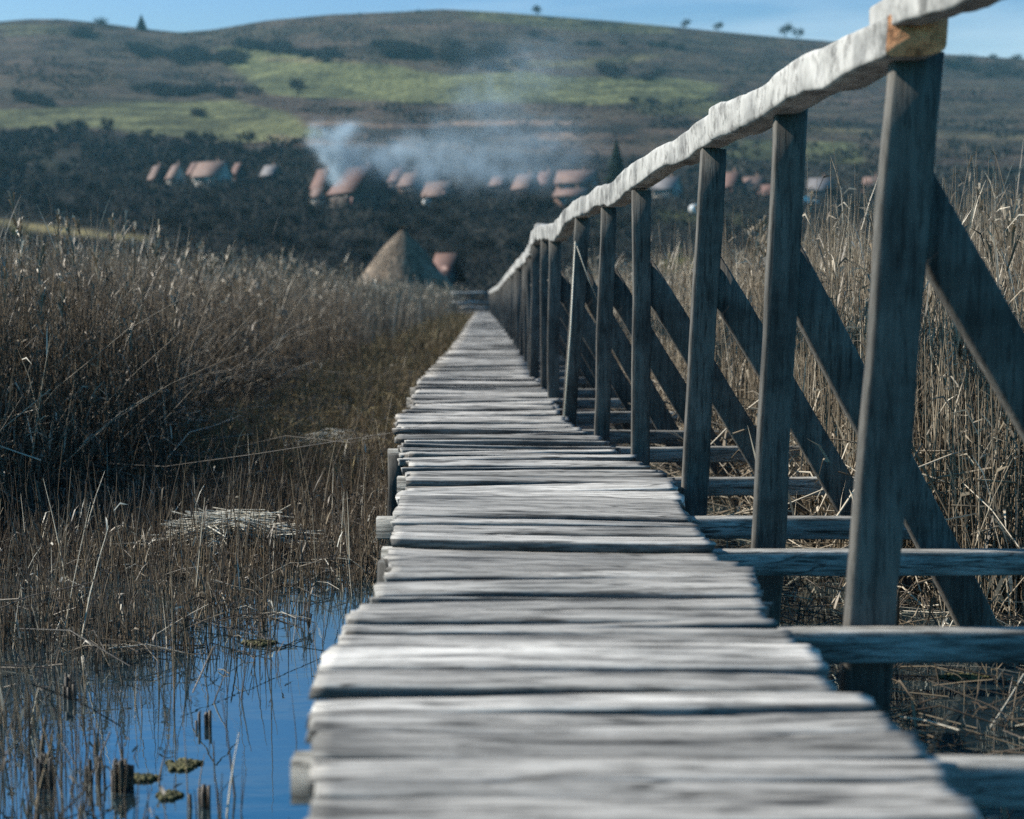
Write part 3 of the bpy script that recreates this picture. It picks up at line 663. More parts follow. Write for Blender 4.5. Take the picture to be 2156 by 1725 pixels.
# right side, in the dark water below the braces
X, Y = scatter(1500, lambda Y: .75+0*Y, lambda Y: .4*Y+.4, 2.6, 6.3, lambda X, Y: np.clip((Y-3.2)/2.2, .25, 1)*np.clip((X-.7)*1.4, .05, 1)); N = len(X)
add_reeds(mb, X, Y, np.abs(rng.normal(.02, .1, N))+.04, rng.uniform(.0018, .0035, N), .8, 0, (.5, .25), .3, .2, True, .009, .12)
X, Y = scatter(420, lambda Y: .8+0*Y, lambda Y: .4*Y+.4, 3.2, 6.3, one); litter(mb, X, Y, .1, .06, .4, (.6, .25), .002, .3)
tag(mb.build('reed_stubble', M_stub), 'cut brown reed stubble standing in the shallow water', 'stubble', kind='stuff')
# --- brown grass between the left reeds and the deck
mb = MB()
X, Y = scatter(15000, edgeL, deckL, 8, 24, one); N = len(X)
add_reeds(mb, X, Y, np.abs(rng.normal(.08, .1, N))+.05, rng.uniform(.0018, .0035, N), 1.2, 0, (.55, .25), .3, .3, False, .007, .12)
X, Y = scatter(12000, lambda Y: edgeL(Y)-.2, deckL, 24, 66, one); N = len(X)
add_reeds(mb, X, Y, np.abs(rng.normal(.1, .12, N))+.08, rng.uniform(.004, .008, N), 1.2, 0, (.5, .25), .3, .3, False, .016, .18)
X, Y = scatter(500, edgeL, deckL, 9, 16, one); litter(mb, X, Y, .2, .1, .5, (.8, .2), .003, .3)
tag(mb.build('marsh_grass', M_grass), 'short brown marsh grass beside the left edge of the deck', 'grass', kind='stuff')

# single things in the marsh
def straw_heap(u, v, Y, n, rx, ry, hz, name, label, ln=(.12, .45)):
    p = G(u, v, .05) if Y is None else W(u, v, Y); mb = MB()
    X = rng.normal(0, rx*.5, n); Yy = rng.normal(0, ry*.5, n); az = rng.normal(0, .5, n); L_ = rng.uniform(*ln, n); el = rng.normal(0, .16, n)
    z = hz*np.exp(-(X/rx)**2)*rng.uniform(.1, 1, n)
    d = np.stack([np.cos(az)*np.cos(el), np.sin(az)*np.cos(el), np.sin(el)], -1); c = np.stack([X, Yy, z], -1)
    P = c[:, None, :]+d[:, None, :]*np.linspace(-.5, .5, 3)[None, :, None]*L_[:, None, None]; P[:, 0, 2] -= .02; P[:, 2, 2] -= .02
    mb.stalks(P, np.full((n, 3), .0032 if n > 50 else .0018), np.clip(rng.normal(.7, .25, n), 0, 1))
    e = mb.build(name, M_straw if name == 'straw_heap' else M_stub); e.location = (p.x, p.y, .05); tag(e, label, 'straw'); return e
straw_heap(490, 1135, None, 300, .2, .10, .13, 'straw_heap', 'pale bleached heap of cut straw lying in the stubble left of the deck')
straw_heap(700, 930, None, 60, .3, .3, .08, 'straw_heap', 'loose scatter of pale straw in brown grass beyond the straw heap')
straw_heap(250, 1385-20, None, 9, .12, .04, .02, 'reed_raft', 'thin raft of fallen reed stems on dark water at far left', (.1, .3))
straw_heap(590, 1300, None, 8, .1, .03, .02, 'reed_raft', 'small raft of fallen reed stems beside open water near the deck', (.1, .3))
def moss(u, v, rx, ry, label):
    rx *= .75; ry *= .75
    p = G(u, v, 0); mb = MB(); n = int(220*rx/.1)
    a = rng.uniform(0, 6.283, n); r = np.sqrt(rng.random(n)); x = np.cos(a)*r*rx*(1+.25*np.sin(a*3)); y = np.sin(a)*r*ry
    for k in range(n):
        s = rng.uniform(.004, .010); zz = .002+.005*(1-r[k])+rng.uniform(0, .003)
        mb.box((x[k], y[k], zz), (s, s*.7, s*.35), Matrix.Rotation(rng.uniform(0, 3), 3, 'Z'), tone=rng.uniform(0, 1), taper=.6)
    e = mb.build('moss_clump', M_moss); e.location = (p.x, p.y, 0); tag(e, label, 'moss', 'moss clumps floating on the pond')
moss(385, 1612, .055, .05, 'wider floating moss clump beside a cluster of stumps')
moss(300, 1640, .05, .03, 'moss clump trailing from the stump cluster at lower left')
moss(355, 1677, .035, .03, 'smallest and nearest floating moss clump on the open water')
moss(545, 1355, .07, .05, 'moss clump at the foot of the stubble near the open water')
moss(1990+40, 1428, .09, .05, 'yellow green moss clump on dark water right of the deck')
def stump(u, v, n, h, label):
    p = G(u, v, 0); mb = MB()
    for k in range(n):
        x, y = rng.normal(0, .012, 2); l = rng.normal(0, .08, 2); hh_ = h*rng.uniform(.35, .8)
        mb.tube([(x, y, -.08), (x+l[0]*hh_, y+l[1]*hh_, hh_)], rng.uniform(.003, .006), 5, tone=rng.uniform(.05, .5))
    e = mb.build('reed_stump', M_stub); e.location = (p.x, p.y, 0); tag(e, label, 'reed stump', 'bundled reed stumps in the pond')
stump(92, 1655, 18, .10, 'stubby reed stump bundle near the lower left corner')
stump(255, 1660, 20, .10, 'stubby reed stump bundle beside the floating moss')
stump(205, 1650, 7, .085, 'small reed stump left of the mossy bundle')
stump(150, 1470, 9, .09, 'reed stump bundle among sparse stalks at left')
stump(428, 1530, 6, .06, 'low dark reed stump alone on the open water')
stump(425, 1700, 8, .07, 'dark reed stump with bent leaves at the bottom edge')
# straws leaning on the posts
mb = MB(); a = W(1211, 508, 8.1); b2 = W(1188, 880, 8.0); mb.tube([b2, b2.lerp(a, .5)+Vector((.006, 0, 0)), a], [.006, .005, .003], 5, .9)
mb.tube([a, W(1240, 590, 8.1), W(1262, 640, 8.15)], [.003, .0025, .002], 4, .6)
tag(mb.build('leaning_straw', M_straw), 'single long pale straw leaning against a handrail post', 'straw')

# ------------------------------------------------------------------ trees
def tree_proto(name, h, cw, seed, kind='bare', ntw=900, tw=.05):
    r = random.Random(seed); g = np.random.default_rng(seed)
    root = empty(name, (0, 0, -500)); mb = MB(); tips = []
    def limb(p, d, ln, rad, lvl):
        q = p+d*ln*.5+Vector((r.gauss(0, .06), r.gauss(0, .06), r.gauss(0, .03)))*ln; e = q+(d+Vector((r.gauss(0, .2), r.gauss(0, .2), .15))).normalized()*ln*.5
        mb.tube([p, q, e], [rad, rad*.8, rad*.55], 5 if lvl < 2 else 4, tone=r.random(), caps=False)
        if lvl >= 2: tips.append((e, ln)); tips.append((q, ln))
        if lvl < 3:
            for _ in range(3 if lvl else 5):
                az = r.uniform(0, 6.28); sp = r.uniform(.5, .95); nd = (d*1.0+Vector((math.cos(az), math.sin(az), r.uniform(.0, .5)))*sp*(cw/h*1.5)).normalized()
                s_ = p.lerp(e, r.uniform(.55, 1)); limb(s_, nd, ln*r.uniform(.55, .75), rad*.5, lvl+1)
    limb(Vector((0, 0, -.3)), Vector((0, 0, 1)), h*.34, h*.022, 0)
    trunk = mb.build('trunk', M_bark if kind != 'olive' else M_bark, root)
    P0 = np.array([tuple(t_[0]) for t_ in tips]); ix = g.integers(0, len(P0), ntw)
    A = P0[ix]+g.normal(0, h*.065, (ntw, 3)); d = A-np.array([0, 0, h*.35]); d /= np.linalg.norm(d, axis=1)[:, None]+1e-6
    d = d+g.normal(0, .45, (ntw, 3)); d[:, 2] += .25; d /= np.linalg.norm(d, axis=1)[:, None]
    L_ = g.uniform(.05, .13, ntw)*h
    if kind == 'olive': L_ *= .4
    B = A+d*(L_*.5)[:, None]; Cc = B+(d+g.normal(0, .3, (ntw, 3)))*(L_*.5)[:, None]
    wd = np.cross(d, g.normal(0, 1, (ntw, 3))); wd /= np.linalg.norm(wd, axis=1)[:, None]
    mb = MB(); w_ = tw*(3.5 if kind == 'olive' else 1)
    mb.ribbons(np.stack([A, B, Cc], 1), wd, np.broadcast_to(np.array([1, .8, .3])*w_, (ntw, 3))*g.uniform(.5, 1.5, ntw)[:, None], g.random(ntw))
    crown = mb.build('crown', {'bare': M_twig, 'olive': M_olive}[kind], root)
    return kids(root, trunk, crown)
def fir_proto(name, h, w_, seed):
    g = np.random.default_rng(seed); root = empty(name, (0, 0, -500)); mb = MB(); mb.tube([(0, 0, -.3), (0, 0, h*.95)], [h*.02, .02], 6, .4); tr = mb.build('trunk', M_bark, root)
    n = 2200; z = g.random(n)**.8*h*.93+h*.06; rr = (1-z/h)*w_*.5*g.uniform(.5, 1.1, n); a = g.uniform(0, 6.283, n)
    A = np.stack([np.cos(a)*rr*.3, np.sin(a)*rr*.3, z], -1); B = np.stack([np.cos(a)*rr, np.sin(a)*rr, z-rr*.25], -1); Cc = B+np.stack([np.cos(a)*.15, np.sin(a)*.15, a*0-.12], -1)
    wd = np.stack([-np.sin(a), np.cos(a), g.normal(0, .4, n)], -1); mb = MB(); mb.ribbons(np.stack([A, B, Cc], 1), wd, np.broadcast_to(np.array([.1, .3, .05]), (n, 3)), g.random(n))
    return kids(root, tr, mb.build('crown', M_fir, root))
def shrub_proto(name, h, w_, seed, mat, n=900, tw=.09):
    g = np.random.default_rng(seed); root = empty(name, (0, 0, -500)); mb = MB()
    for k in range(9):
        a = g.uniform(0, 6.28); r_ = g.uniform(.1, .45)*w_; mb.tube([(r_*.1*math.cos(a), r_*.1*math.sin(a), -.2), (r_*.6*math.cos(a), r_*.6*math.sin(a), h*.45), (r_*math.cos(a), r_*math.sin(a), h*g.uniform(.6, .9))], [.06, .045, .02], 4, .4, False)
    st_ = mb.build('stem', M_bark, root)
    cl = g.normal(0, 1, (14, 3)); cl[:, :2] *= w_*.24; cl[:, 2] = np.abs(cl[:, 2])*h*.28+h*.22
    ix = g.integers(0, 14, n); A = cl[ix]+g.normal(0, 1, (n, 3))*np.array([w_*.13, w_*.13, h*.14]); A[:, 2] = np.abs(A[:, 2])
    d = g.normal(0, 1, (n, 3)); d[:, 2] = np.abs(d[:, 2]); d /= np.linalg.norm(d, axis=1)[:, None]; L_ = g.uniform(.2, .55, n)*h*.3
    wd = np.cross(d, g.normal(0, 1, (n, 3))); wd /= np.linalg.norm(wd, axis=1)[:, None]
    mb = MB(); mb.ribbons(np.stack([A, A+d*L_[:, None]*.5, A+(d*L_[:, None])-np.array([0, 0, .05])], 1), wd, np.broadcast_to(np.array([1, .8, .2])*tw, (n, 3)), g.random(n))
    return kids(root, st_, mb.build('crown', mat, root))
PB = [tree_proto('bare_tree', 8, 8, 11+k, 'bare', 850, .10) for k in range(4)]
PS = [shrub_proto('shrub', 3.2, 5.5, 31+k, M_twig, 1300, .13) for k in range(3)]
PF = [fir_proto('fir_tree', 12, 5.5, 5)]
PO = [tree_proto('olive_tree', 5, 4.5, 55, 'olive', 1500, .06)]
used = set()
def place(protos, p, sc, label, cat, group=None, name=None, sz=None):
    pr = protos[random.randrange(len(protos))] if len(protos) > 1 else protos[0]
    if pr.name in used: o = copy_tree(pr)
    else: used.add(pr.name); o = pr
    o.location = p; o.rotation_euler = (0, 0, random.uniform(0, 6.28)); s_ = sc*random.uniform(.85, 1.15) if group else sc
    o.scale = (s_, s_, s_*(sz or 1)); tag(o, label, cat, group); return o
# skyline trees, one by one
def sky(u, protos, hpx, label, cat='tree', v=None, sz=1.):
    v0 = np.interp(u, RX, RV) if v is None else v
    p = ground(u, v0+3); base_h = {'bare_tree': 8, 'shrub': 3.2, 'fir_tree': 12, 'olive_tree': 5}[protos[0].name.split('.')[0]]
    place(protos, p-Vector((0, 0, .4)), (1.35 if protos is PB and v is None else 1)*hpx/FPX*p.y/base_h, label, cat, sz=sz)
sky(298, PF, 62, 'dark pointed tree alone on the skyline in the dip left of the summit', sz=.52)
sky(210, PS, 16, 'low dark bush on the skyline above the left slope', 'shrub')
sky(1130, PB, 26, 'thin bare tree standing alone on the crest right of the summit')
sky(1440, PB, 24, 'leftmost bare tree of a spaced pair on the falling skyline')
sky(1512, PB, 24, 'second bare tree of a spaced pair on the falling skyline')
sky(1655, PB, 34, 'widest bare tree on the skyline just left of the handrail')
sky(1680, PB, 26, 'smaller bare tree touching the widest skyline tree')
sky(2090, PS, 12, 'faint low bush on the skyline right of the nearest post', 'shrub')
sky(2140, PS, 14, 'dark bush on the skyline at the right picture edge', 'shrub')
sky(880, PS, 7, 'tiny bush on the skyline left of the summit', 'shrub')
sky(625, PB, 62, 'lone bare tree in the middle of the bright green field', 'tree', v=203)
sky(1297, PF, 150, 'tall dark fir tree behind the village right of the smoke', 'fir tree', v=398, sz=.72)
sky(420, PS, 26, 'single oval dark bush in the lower left green field', 'shrub', v=243)
sky(1126, PS, 20, 'round dark bush under the crest tree', 'shrub', v=74)
sky(1285, PB, 42, 'dark bushy tree on the mid slope left of the handrail', 'tree', v=160)
sky(1470, PO, 26, 'yellow green bush beyond the reeds right of the white round tank', 'shrub', v=520) if False else None
for (u, v, Y, s_, lb) in ((1455, 520, 95, 1.0, 'yellow green bush behind the right reeds between two handrail posts'), (1420, 525, 100, .6, 'smaller yellow green bush beside the larger one behind the right reeds'), (40, 440, 240, 1.1, 'pale round bush at the left edge below the dark wood')):
    p = W(u, v, Y); z0 = -.1 if Y <= 100 else float(ZY(u, vprof(np.array([u*1.]), np.array([Y*1.]))[0], Y)); place(PO, (p.x, Y, z0), s_, lb, 'bush')
# hillside scrub, in bands
def band(pts, n, hpx, jit, protos, label, group, cat='shrub'):
    pts = np.array(pts, float); seg = np.linalg.norm(np.diff(pts, axis=0), axis=1); cum = np.concatenate([[0], np.cumsum(seg)])
    bh = {'bare_tree': 8, 'shrub': 3.2, 'fir_tree': 12, 'olive_tree': 5}[protos[0].name.split('.')[0]]
    for k in range(n):
        t_ = random.uniform(0, cum[-1]); u = np.interp(t_, cum, pts[:, 0])+random.gauss(0, jit*.8); v = np.interp(t_, cum, pts[:, 1])+random.gauss(0, jit)
        p = ground(u, v); place(protos, p-Vector((0, 0, .3)), hpx/FPX*p.y/bh, label, cat, group)
band([(150, 70), (200, 80)], 5, 18, 4, PS, 'dark shrub in the small clump high on the left slope', 'shrubs high on the left slope')
band([(265, 100), (300, 120), (340, 110), (420, 125), (510, 128)], 24, 24, 7, PS, 'dark shrub in the wooded belt of the upper left slope', 'shrubs in the upper left belt')
band([(300, 190), (360, 196), (440, 200), (530, 200)], 18, 22, 6, PS, 'dark shrub in the belt between the left green fields', 'shrubs between the left green fields')
band([(510, 100), (580, 105), (640, 118), (700, 124)], 18, 22, 4, PS, 'dark shrub in the hedge along the upper edge of the bright green field', 'shrubs above the bright green field')
band([(800, 112), (900, 120), (1000, 125), (1080, 128), (1120, 120)], 26, 26, 9, PS, 'dark shrub in the broad thicket behind the rising smoke', 'shrubs behind the rising smoke')
band([(1160, 85), (1260, 92), (1350, 96), (1440, 104)], 14, 12, 4, PS, 'dark shrub in the hedge under the right part of the skyline', 'shrubs under the right skyline')
band([(1260, 150), (1300, 158), (1400, 162)], 9, 22, 6, PS, 'dark shrub around the mid slope tree left of the handrail', 'shrubs around the mid slope tree')
band([(20, 200), (60, 215), (140, 226)], 10, 16, 5, PS, 'dark shrub along the upper edge of the lower left green field', 'shrubs above the lower left field')
band([(1300, 208), (1380, 214)], 6, 10, 3, PS, 'dark shrub on the terrace left of the handrail', 'shrubs on the right terrace')
band([(1990, 145), (2080, 150), (2200, 160)], 12, 22, 6, PS, 'dark shrub on the slope right of the nearest post', 'shrubs right of the nearest post')
band([(1500, 318), (1600, 322), (1700, 326), (1830, 335)], 22, 16, 9, PB, 'small orchard tree on the olive slope above the right houses', 'orchard trees above the right houses', 'tree')
band([(0, 292), (120, 290), (220, 292), (300, 306), (430, 312), (640, 322)], 34, 40, 7, PB, 'bare tree along the top edge of the dark wood on the left', 'trees along the top edge of the wood', 'tree')
# the wood around and below the village
HOUSE_UV = []
def wood_trees(n, u0, u1, v0, v1, hpx, label, group):
    for k in range(n):
        u = random.uniform(u0, u1); v = random.uniform(v0, v1); p = ground(u, v); h = hpx*random.uniform(.8, 1.2)
        if u < 340 and 463+u*.125 < v < 463+u*.125+62: continue
        if any(abs(u-a) < w2 and -6 < v-b_ < h*.72 for (a, b_, w2) in HOUSE_UV): continue
        place(PB, p-Vector((0, 0, .3)), h/FPX*p.y/8, label, 'tree', group)

# ------------------------------------------------------------------ the village
def prism(mb, L_, Wd, z0, z1, over, th, tone=.5):
    """gabled roof shell along local x"""
    for s in (-1, 1):
        y0 = s*(Wd/2+over); ze = z0-over*(z1-z0)/(Wd/2)
        P = [(-L_/2-over, y0, ze), (L_/2+over, y0, ze), (L_/2+over, 0, z1), (-L_/2-over, 0, z1)]
        V = P+[(x, y, z+th) for x, y, z in P]
        mb.add(V, [(0, 1, 2, 3), (7, 6, 5, 4), (0, 4, 5, 1), (1, 5, 6, 2), (3, 2, 6, 7), (0, 3, 7, 4)], tone=tone)
def house(u, v, wpx, eave, ridge, lratio, rot, wall, roof, label, name='house', chim=True, hip=False, win=2, Y=None, door=True):
    if Y is None: p = ground(u, v)
    else:
        p = W(u, v, Y)
    k = p.y/FPX; Wd = wpx*k; L_ = Wd*lratio; he = eave*k; hr = ridge*k
    root = empty(name, (p.x, p.y, p.z), R(rot)); tag(root, label, 'house' if name == 'house' else name.replace('_', ' '))
    mb = MB(); P = [(-L_/2, -Wd/2), (L_/2, -Wd/2), (L_/2, Wd/2), (-L_/2, Wd/2)]
    V = [(x, y, -2) for x, y in P]+[(x, y, he) for x, y in P]+[(-L_/2, 0, hr-.1), (L_/2, 0, hr-.1)]
    mb.add(V, [(0, 1, 5, 4), (2, 3, 7, 6), (1, 2, 6, 5), (3, 0, 4, 7)], [(5, 6, 9), (7, 4, 8)]); mb.build('wall', wall, root)
    mb = MB(); prism(mb, L_, Wd, he, hr, .5, .18); rf = mb.build('roof', roof, root)
    if chim:
        mb = MB(); mb.box((L_*.18, Wd*.14, hr), (.35, .35, 1.1)); mb.box((L_*.18, Wd*.14, hr+1.1), (.45, .45, .12)); mb.build('chimney', M_wallb, rf)
    def window(c, nrm, w_=.5, h_=.65):
        mb = MB(); n = Vector(nrm); a = Vector((0, 0, 1)).cross(n)
        for (da, dz, ha, hz) in ((0, h_, w_+.08, .07), (0, -h_, w_+.08, .07), (w_, 0, .07, h_-.07), (-w_, 0, .07, h_-.07)):
            cc = Vector(c)+a*da+Vector((0, 0, dz)); hx = abs(a.x)*ha+abs(n.x)*.05; hy = abs(a.y)*ha+abs(n.y)*.05; mb.box(tuple(cc), (hx, hy, hz))
        f = mb.build('window', M_redp if wall is M_walld else M_white, root); mb = MB(); hx = abs(a.x)*(w_-.07)+abs(n.x)*.02; hy = abs(a.y)*(w_-.07)+abs(n.y)*.02; mb.box(c, (hx, hy, h_-.07)); mb.build('pane', M_glass, f)
    for q in range(win):
        window((L_/2+.04, (q-(win-1)/2)*Wd*.34, he*.62), (1, 0, 0))
        window(((q-(win-1)/2)*L_*.4, -Wd/2-.04, he*.55), (0, -1, 0))
    if door:
        mb = MB(); mb.box((L_*.42, -Wd/2-.03, 1.0), (.45, .05, 1.0)); mb.build('door', M_walld if wall is not M_walld else M_redp, root)
    HOUSE_UV.append((u, v, wpx*.75)); return root
house(758, 436, 92, 30, 84, 1.0, -50, M_walld, M_tile, 'largest village house, dark timber gable and steep lit red roof, under the smoke')
house(684, 420, 34, 28, 62, 1.3, -48, M_walld, M_tile, 'narrow steep red roofed house against the left side of the largest house', win=1)
house(672, 432, 22, 20, 34, 1.4, -45, M_wallw, M_tile2, 'low pale walled outbuilding in front of the narrow steep house', win=1, chim=False)
house(332, 386, 26, 12, 36, 1.5, -55, M_walld, M_tile2, 'small leftmost village house with a short lit roof', win=1)
house(372, 388, 28, 16, 40, 1.4, -55, M_wallw, M_tile2, 'small pale fronted house, second from the left end of the village', win=1)
house(448, 392, 44, 22, 50, 1.6, -30, M_wallw, M_tile2, 'wide pink roofed house with pale wall in the left group of houses')
house(503, 384, 22, 14, 34, 1.0, -50, M_walld, M_tile, 'tiny bright red roofed house right of the wide pink roofed one', win=1, chim=False)
house(572, 385, 26, 12, 30, 1.3, -35, M_walld, M_tile3, 'grey roofed house standing alone between the left group and the largest house', win=1)
house(812, 415, 24, 8, 22, 1.3, -35, M_walld, M_tile, 'low red roofed shed just right of the largest house', 'shed', chim=False, win=1)
house(868, 405, 34, 16, 40, 1.3, -40, M_wallb, M_tile2, 'pale roofed house half veiled by smoke behind the shed')
house(925, 422, 36, 12, 38, 1.6, -32, M_walld, M_tile2, 'long red roofed barn just below the drifting smoke', 'barn', win=1, chim=False)
house(1108, 408, 34, 14, 40, 1.3, -42, M_walld, M_tile2, 'house with a pink lit roof and dark gable where the smoke reaches the ground')
house(1215, 402, 46, 18, 42, 1.7, -20, M_wallb, M_tile2, 'broad pink roofed house left of the tall fir tree')
house(1205, 435, 48, 22, 36, 1.3, -20, M_wallb, M_tile2, 'low brown brick house in front of the broad pink roofed one', win=2)
house(1405, 415, 40, 18, 40, 1.2, -35, M_wallw, M_tile3, 'grey roofed pale house seen between two handrail posts')
house(1540, 408, 30, 18, 44, 1.2, -50, M_walld, M_tile, 'house with a bright pink red roof slope right of the third nearest post')
house(1586, 408, 36, 12, 34, 1.2, -40, M_wallb, M_tile2, 'triangular red roofed house between the third and second nearest posts')
house(1727, 412, 36, 14, 36, 1.2, -30, M_wallw, M_tile3, 'dark roofed house with pale blue gable between the two nearest posts')
house(1838, 404, 30, 12, 30, 1.2, -35, M_wallb, M_tile2, 'small reddish house just left of the nearest post')
house(412, 380, 24, 14, 34, 1.2, -52, M_walld, M_tile, 'small steep red roofed house squeezed against the left side of the wide pink roofed house', win=1, chim=False)
house(840, 392, 26, 14, 36, 1.2, -45, M_walld, M_tile, 'red roofed house mostly lost in smoke above the low shed', win=1)
house(1150, 398, 28, 12, 36, 1.1, -44, M_walld, M_tile, 'small house between the pink lit roof and the broad pink roofed house', win=1)
house(1052, 398, 24, 10, 26, 1.3, -40, M_walld, M_tile2, 'faint low roof in the smoke left of the pink lit house', win=1, chim=False)
house(1622, 420, 30, 12, 30, 1.2, -40, M_walld, M_tile, 'low red roof just left of the second nearest post', win=1, chim=False)
# white vehicle and white round tank
def van(u, v, rot, label):
    p = ground(u, v); root = empty('parked_van', p+Vector((0, 0, .1)), R(rot)); tag(root, label, 'van'); mb = MB()
    prof = [(-2.2, .35), (2.3, .35), (2.35, 1.0), (1.7, 1.15), (1.1, 1.95), (-2.1, 2.0), (-2.25, 1.7)]
    n = len(prof); V = [(x, -.9, z) for x, z in prof]+[(x, .9, z) for x, z in prof]
    me = bpy.data.meshes.new('body'); me.from_pydata(V, [], [tuple(range(n)), tuple(range(2*n-1, n-1, -1))]+[(k, k+n, (k+1) % n+n, (k+1) % n) for k in range(n)]); me.materials.append(M_white)
    b_ = bpy.data.objects.new('body', me); COL.objects.link(b_); b_.parent = root
    for s in (-1, 1):
        mb = MB(); mb.add([(1.62, s*.91, 1.2), (1.12, s*.91, 1.85), (.3, s*.91, 1.87), (.3, s*.91, 1.2)], [(0, 1, 2, 3)]); mb.build('side_window', M_glass, root)
        for x in (-1.4, 1.45):
            mb = MB(); mb.tube([(x, s*.78, .35), (x, s*.95, .35)], .36, 14); wh = mb.build('wheel', M_dark, root); mb = MB(); mb.tube([(x, s*.952, .35), (x, s*.96, .35)], .2, 10); mb.build('rim', M_white, wh)
    return root
van(1702, 432, 8, 'white parked van below the dark roofed house between the two nearest posts'); HOUSE_UV.append((1702, 432, 26))
def tank(u, v, r_, h, label):
    p = ground(u, v); k = p.y/FPX; root = empty('water_tank', p, R(20)); tag(root, label, 'tank'); mb = MB(); rr = r_*k; hh_ = h*k
    mb.tube([(0, -.9, hh_), (0, -.8, hh_), (0, .8, hh_), (0, .9, hh_)], [rr*.8, rr, rr, rr*.8], 18); mb.build('drum', M_white, root)
    for s in (-1, 1):
        for x in (-1, 1): mb = MB(); mb.box((x*rr*.6, s*.6, hh_/2-.4), (.08, .08, hh_/2-.1)); mb.build('leg', M_walld, root)
    HOUSE_UV.append((u, v, r_*1.6))
tank(1462, 452, 10, 11, 'white round tank on legs beyond the reeds right of the fourth post')
tank(898, 434, 7, 8, 'small white round tank in front of the long barn')

# thatched hut beside the end of the bridge
hp = W(848, 600, 108); hut = empty('thatched_hut', (hp.x, 108, -.1), R(0)); tag(hut, 'conical thatched hut with shaggy straw roof near the far end of the footbridge', 'hut')
k = 108/FPX; mb = MB(); K = 40; prof = [(112*k, 30*k), (108*k, 40*k), (86*k, 68*k), (66*k, 92*k), (48*k, 116*k), (32*k, 136*k), (17*k, 150*k), (5*k, 158*k), (0.02, 159*k)]; V = []
for (r_, z) in prof:
    for j in range(K):
        a = 6.2832*j/K; rr = r_*(1+.22*fb(math.cos(a)*2.5, math.sin(a)*2.5, z*.5)); V.append((rr*math.cos(a), rr*math.sin(a), z+.5*fb(math.cos(a)*3, math.sin(a)*3, z)*(z < 120*k)))
mb.add(V, [(i*K+j, i*K+(j+1) % K, (i+1)*K+(j+1) % K, (i+1)*K+j) for i in range(len(prof)-1) for j in range(K)], tone=.5)
n = 2600; g = rng; a = g.uniform(0, 6.283, n); f = g.random(n); zi = np.interp(f, np.linspace(0, 1, len(prof)), [p_[1] for p_ in prof]); ri = np.interp(f, np.linspace(0, 1, len(prof)), [p_[0] for p_ in prof])
A = np.stack([np.cos(a)*ri, np.sin(a)*ri, zi], -1); d = np.stack([np.cos(a)*.7, np.sin(a)*.7, a*0-1], -1); L_ = g.uniform(.3, 1.2, n)[:, None]
mb.ribbons(np.stack([A-d*L_*.5, A+d*L_*.2+np.stack([np.cos(a), np.sin(a), a*0], -1)*.22, A+d*L_], 1), np.stack([-np.sin(a), np.cos(a), a*0], -1), np.broadcast_to(np.array([.02, .09, .03]), (n, 3)), g.random(n))
mb.build('thatched_roof', M_thatch, hut)
mb = MB(); mb.tube([(0, 0, -.3), (0, 0, 36*k)], 66*k, 28); mb.build('wall', M_walld, hut)
mb = MB(); mb.box((14*k, -66.5*k, 16*k), (.4, .08, .55)); mb.build('door', M_dark, hut)
HOUSE_UV.append((848, 600, 0))
house(940, 612, 34, 42, 74, 1.0, -38, M_walld, M_tile, 'dark shed with a small red tiled roof patch right behind the thatched hut', 'shed', chim=False, win=1, Y=116, door=True)
house(1185+60, 560, 1, 1, 1, 1, 0, M_walld, M_tile, 'x') if False else None

wood_trees(60, -60, 660, 330, 470, 46, 'bare dark tree of the dense wood left of the largest house', 'trees of the wood left of the largest house')
wood_trees(46, -60, 660, 470, 560, 70, 'near bare tree at the foot of the wood above the left reeds', 'trees at the foot of the left wood')
wood_trees(40, 640, 1300, 412, 470, 44, 'bare tree standing close below the village houses and the smoke', 'trees close below the village')
wood_trees(55, 640, 1330, 470, 590, 72, 'bare tree in the dark wood behind the thatched hut', 'trees behind the thatched hut')
wood_trees(26, 1300, 2200, 400, 460, 40, 'bare tree between the right hand village houses', 'trees between the right hand houses')
wood_trees(28, 1300, 2250, 460, 560, 60, 'bare tree beyond the right reeds below the village', 'trees beyond the right reeds')
wood_trees(22, 640, 1350, 340, 380, 30, 'bare tree in the bank above the village, dimmed by smoke', 'trees on the bank above the village')
print('trees', sum(o.get('category') == 'tree' for o in bpy.data.objects), 'shrubs', sum(o.get('category') == 'shrub' for o in bpy.data.objects))
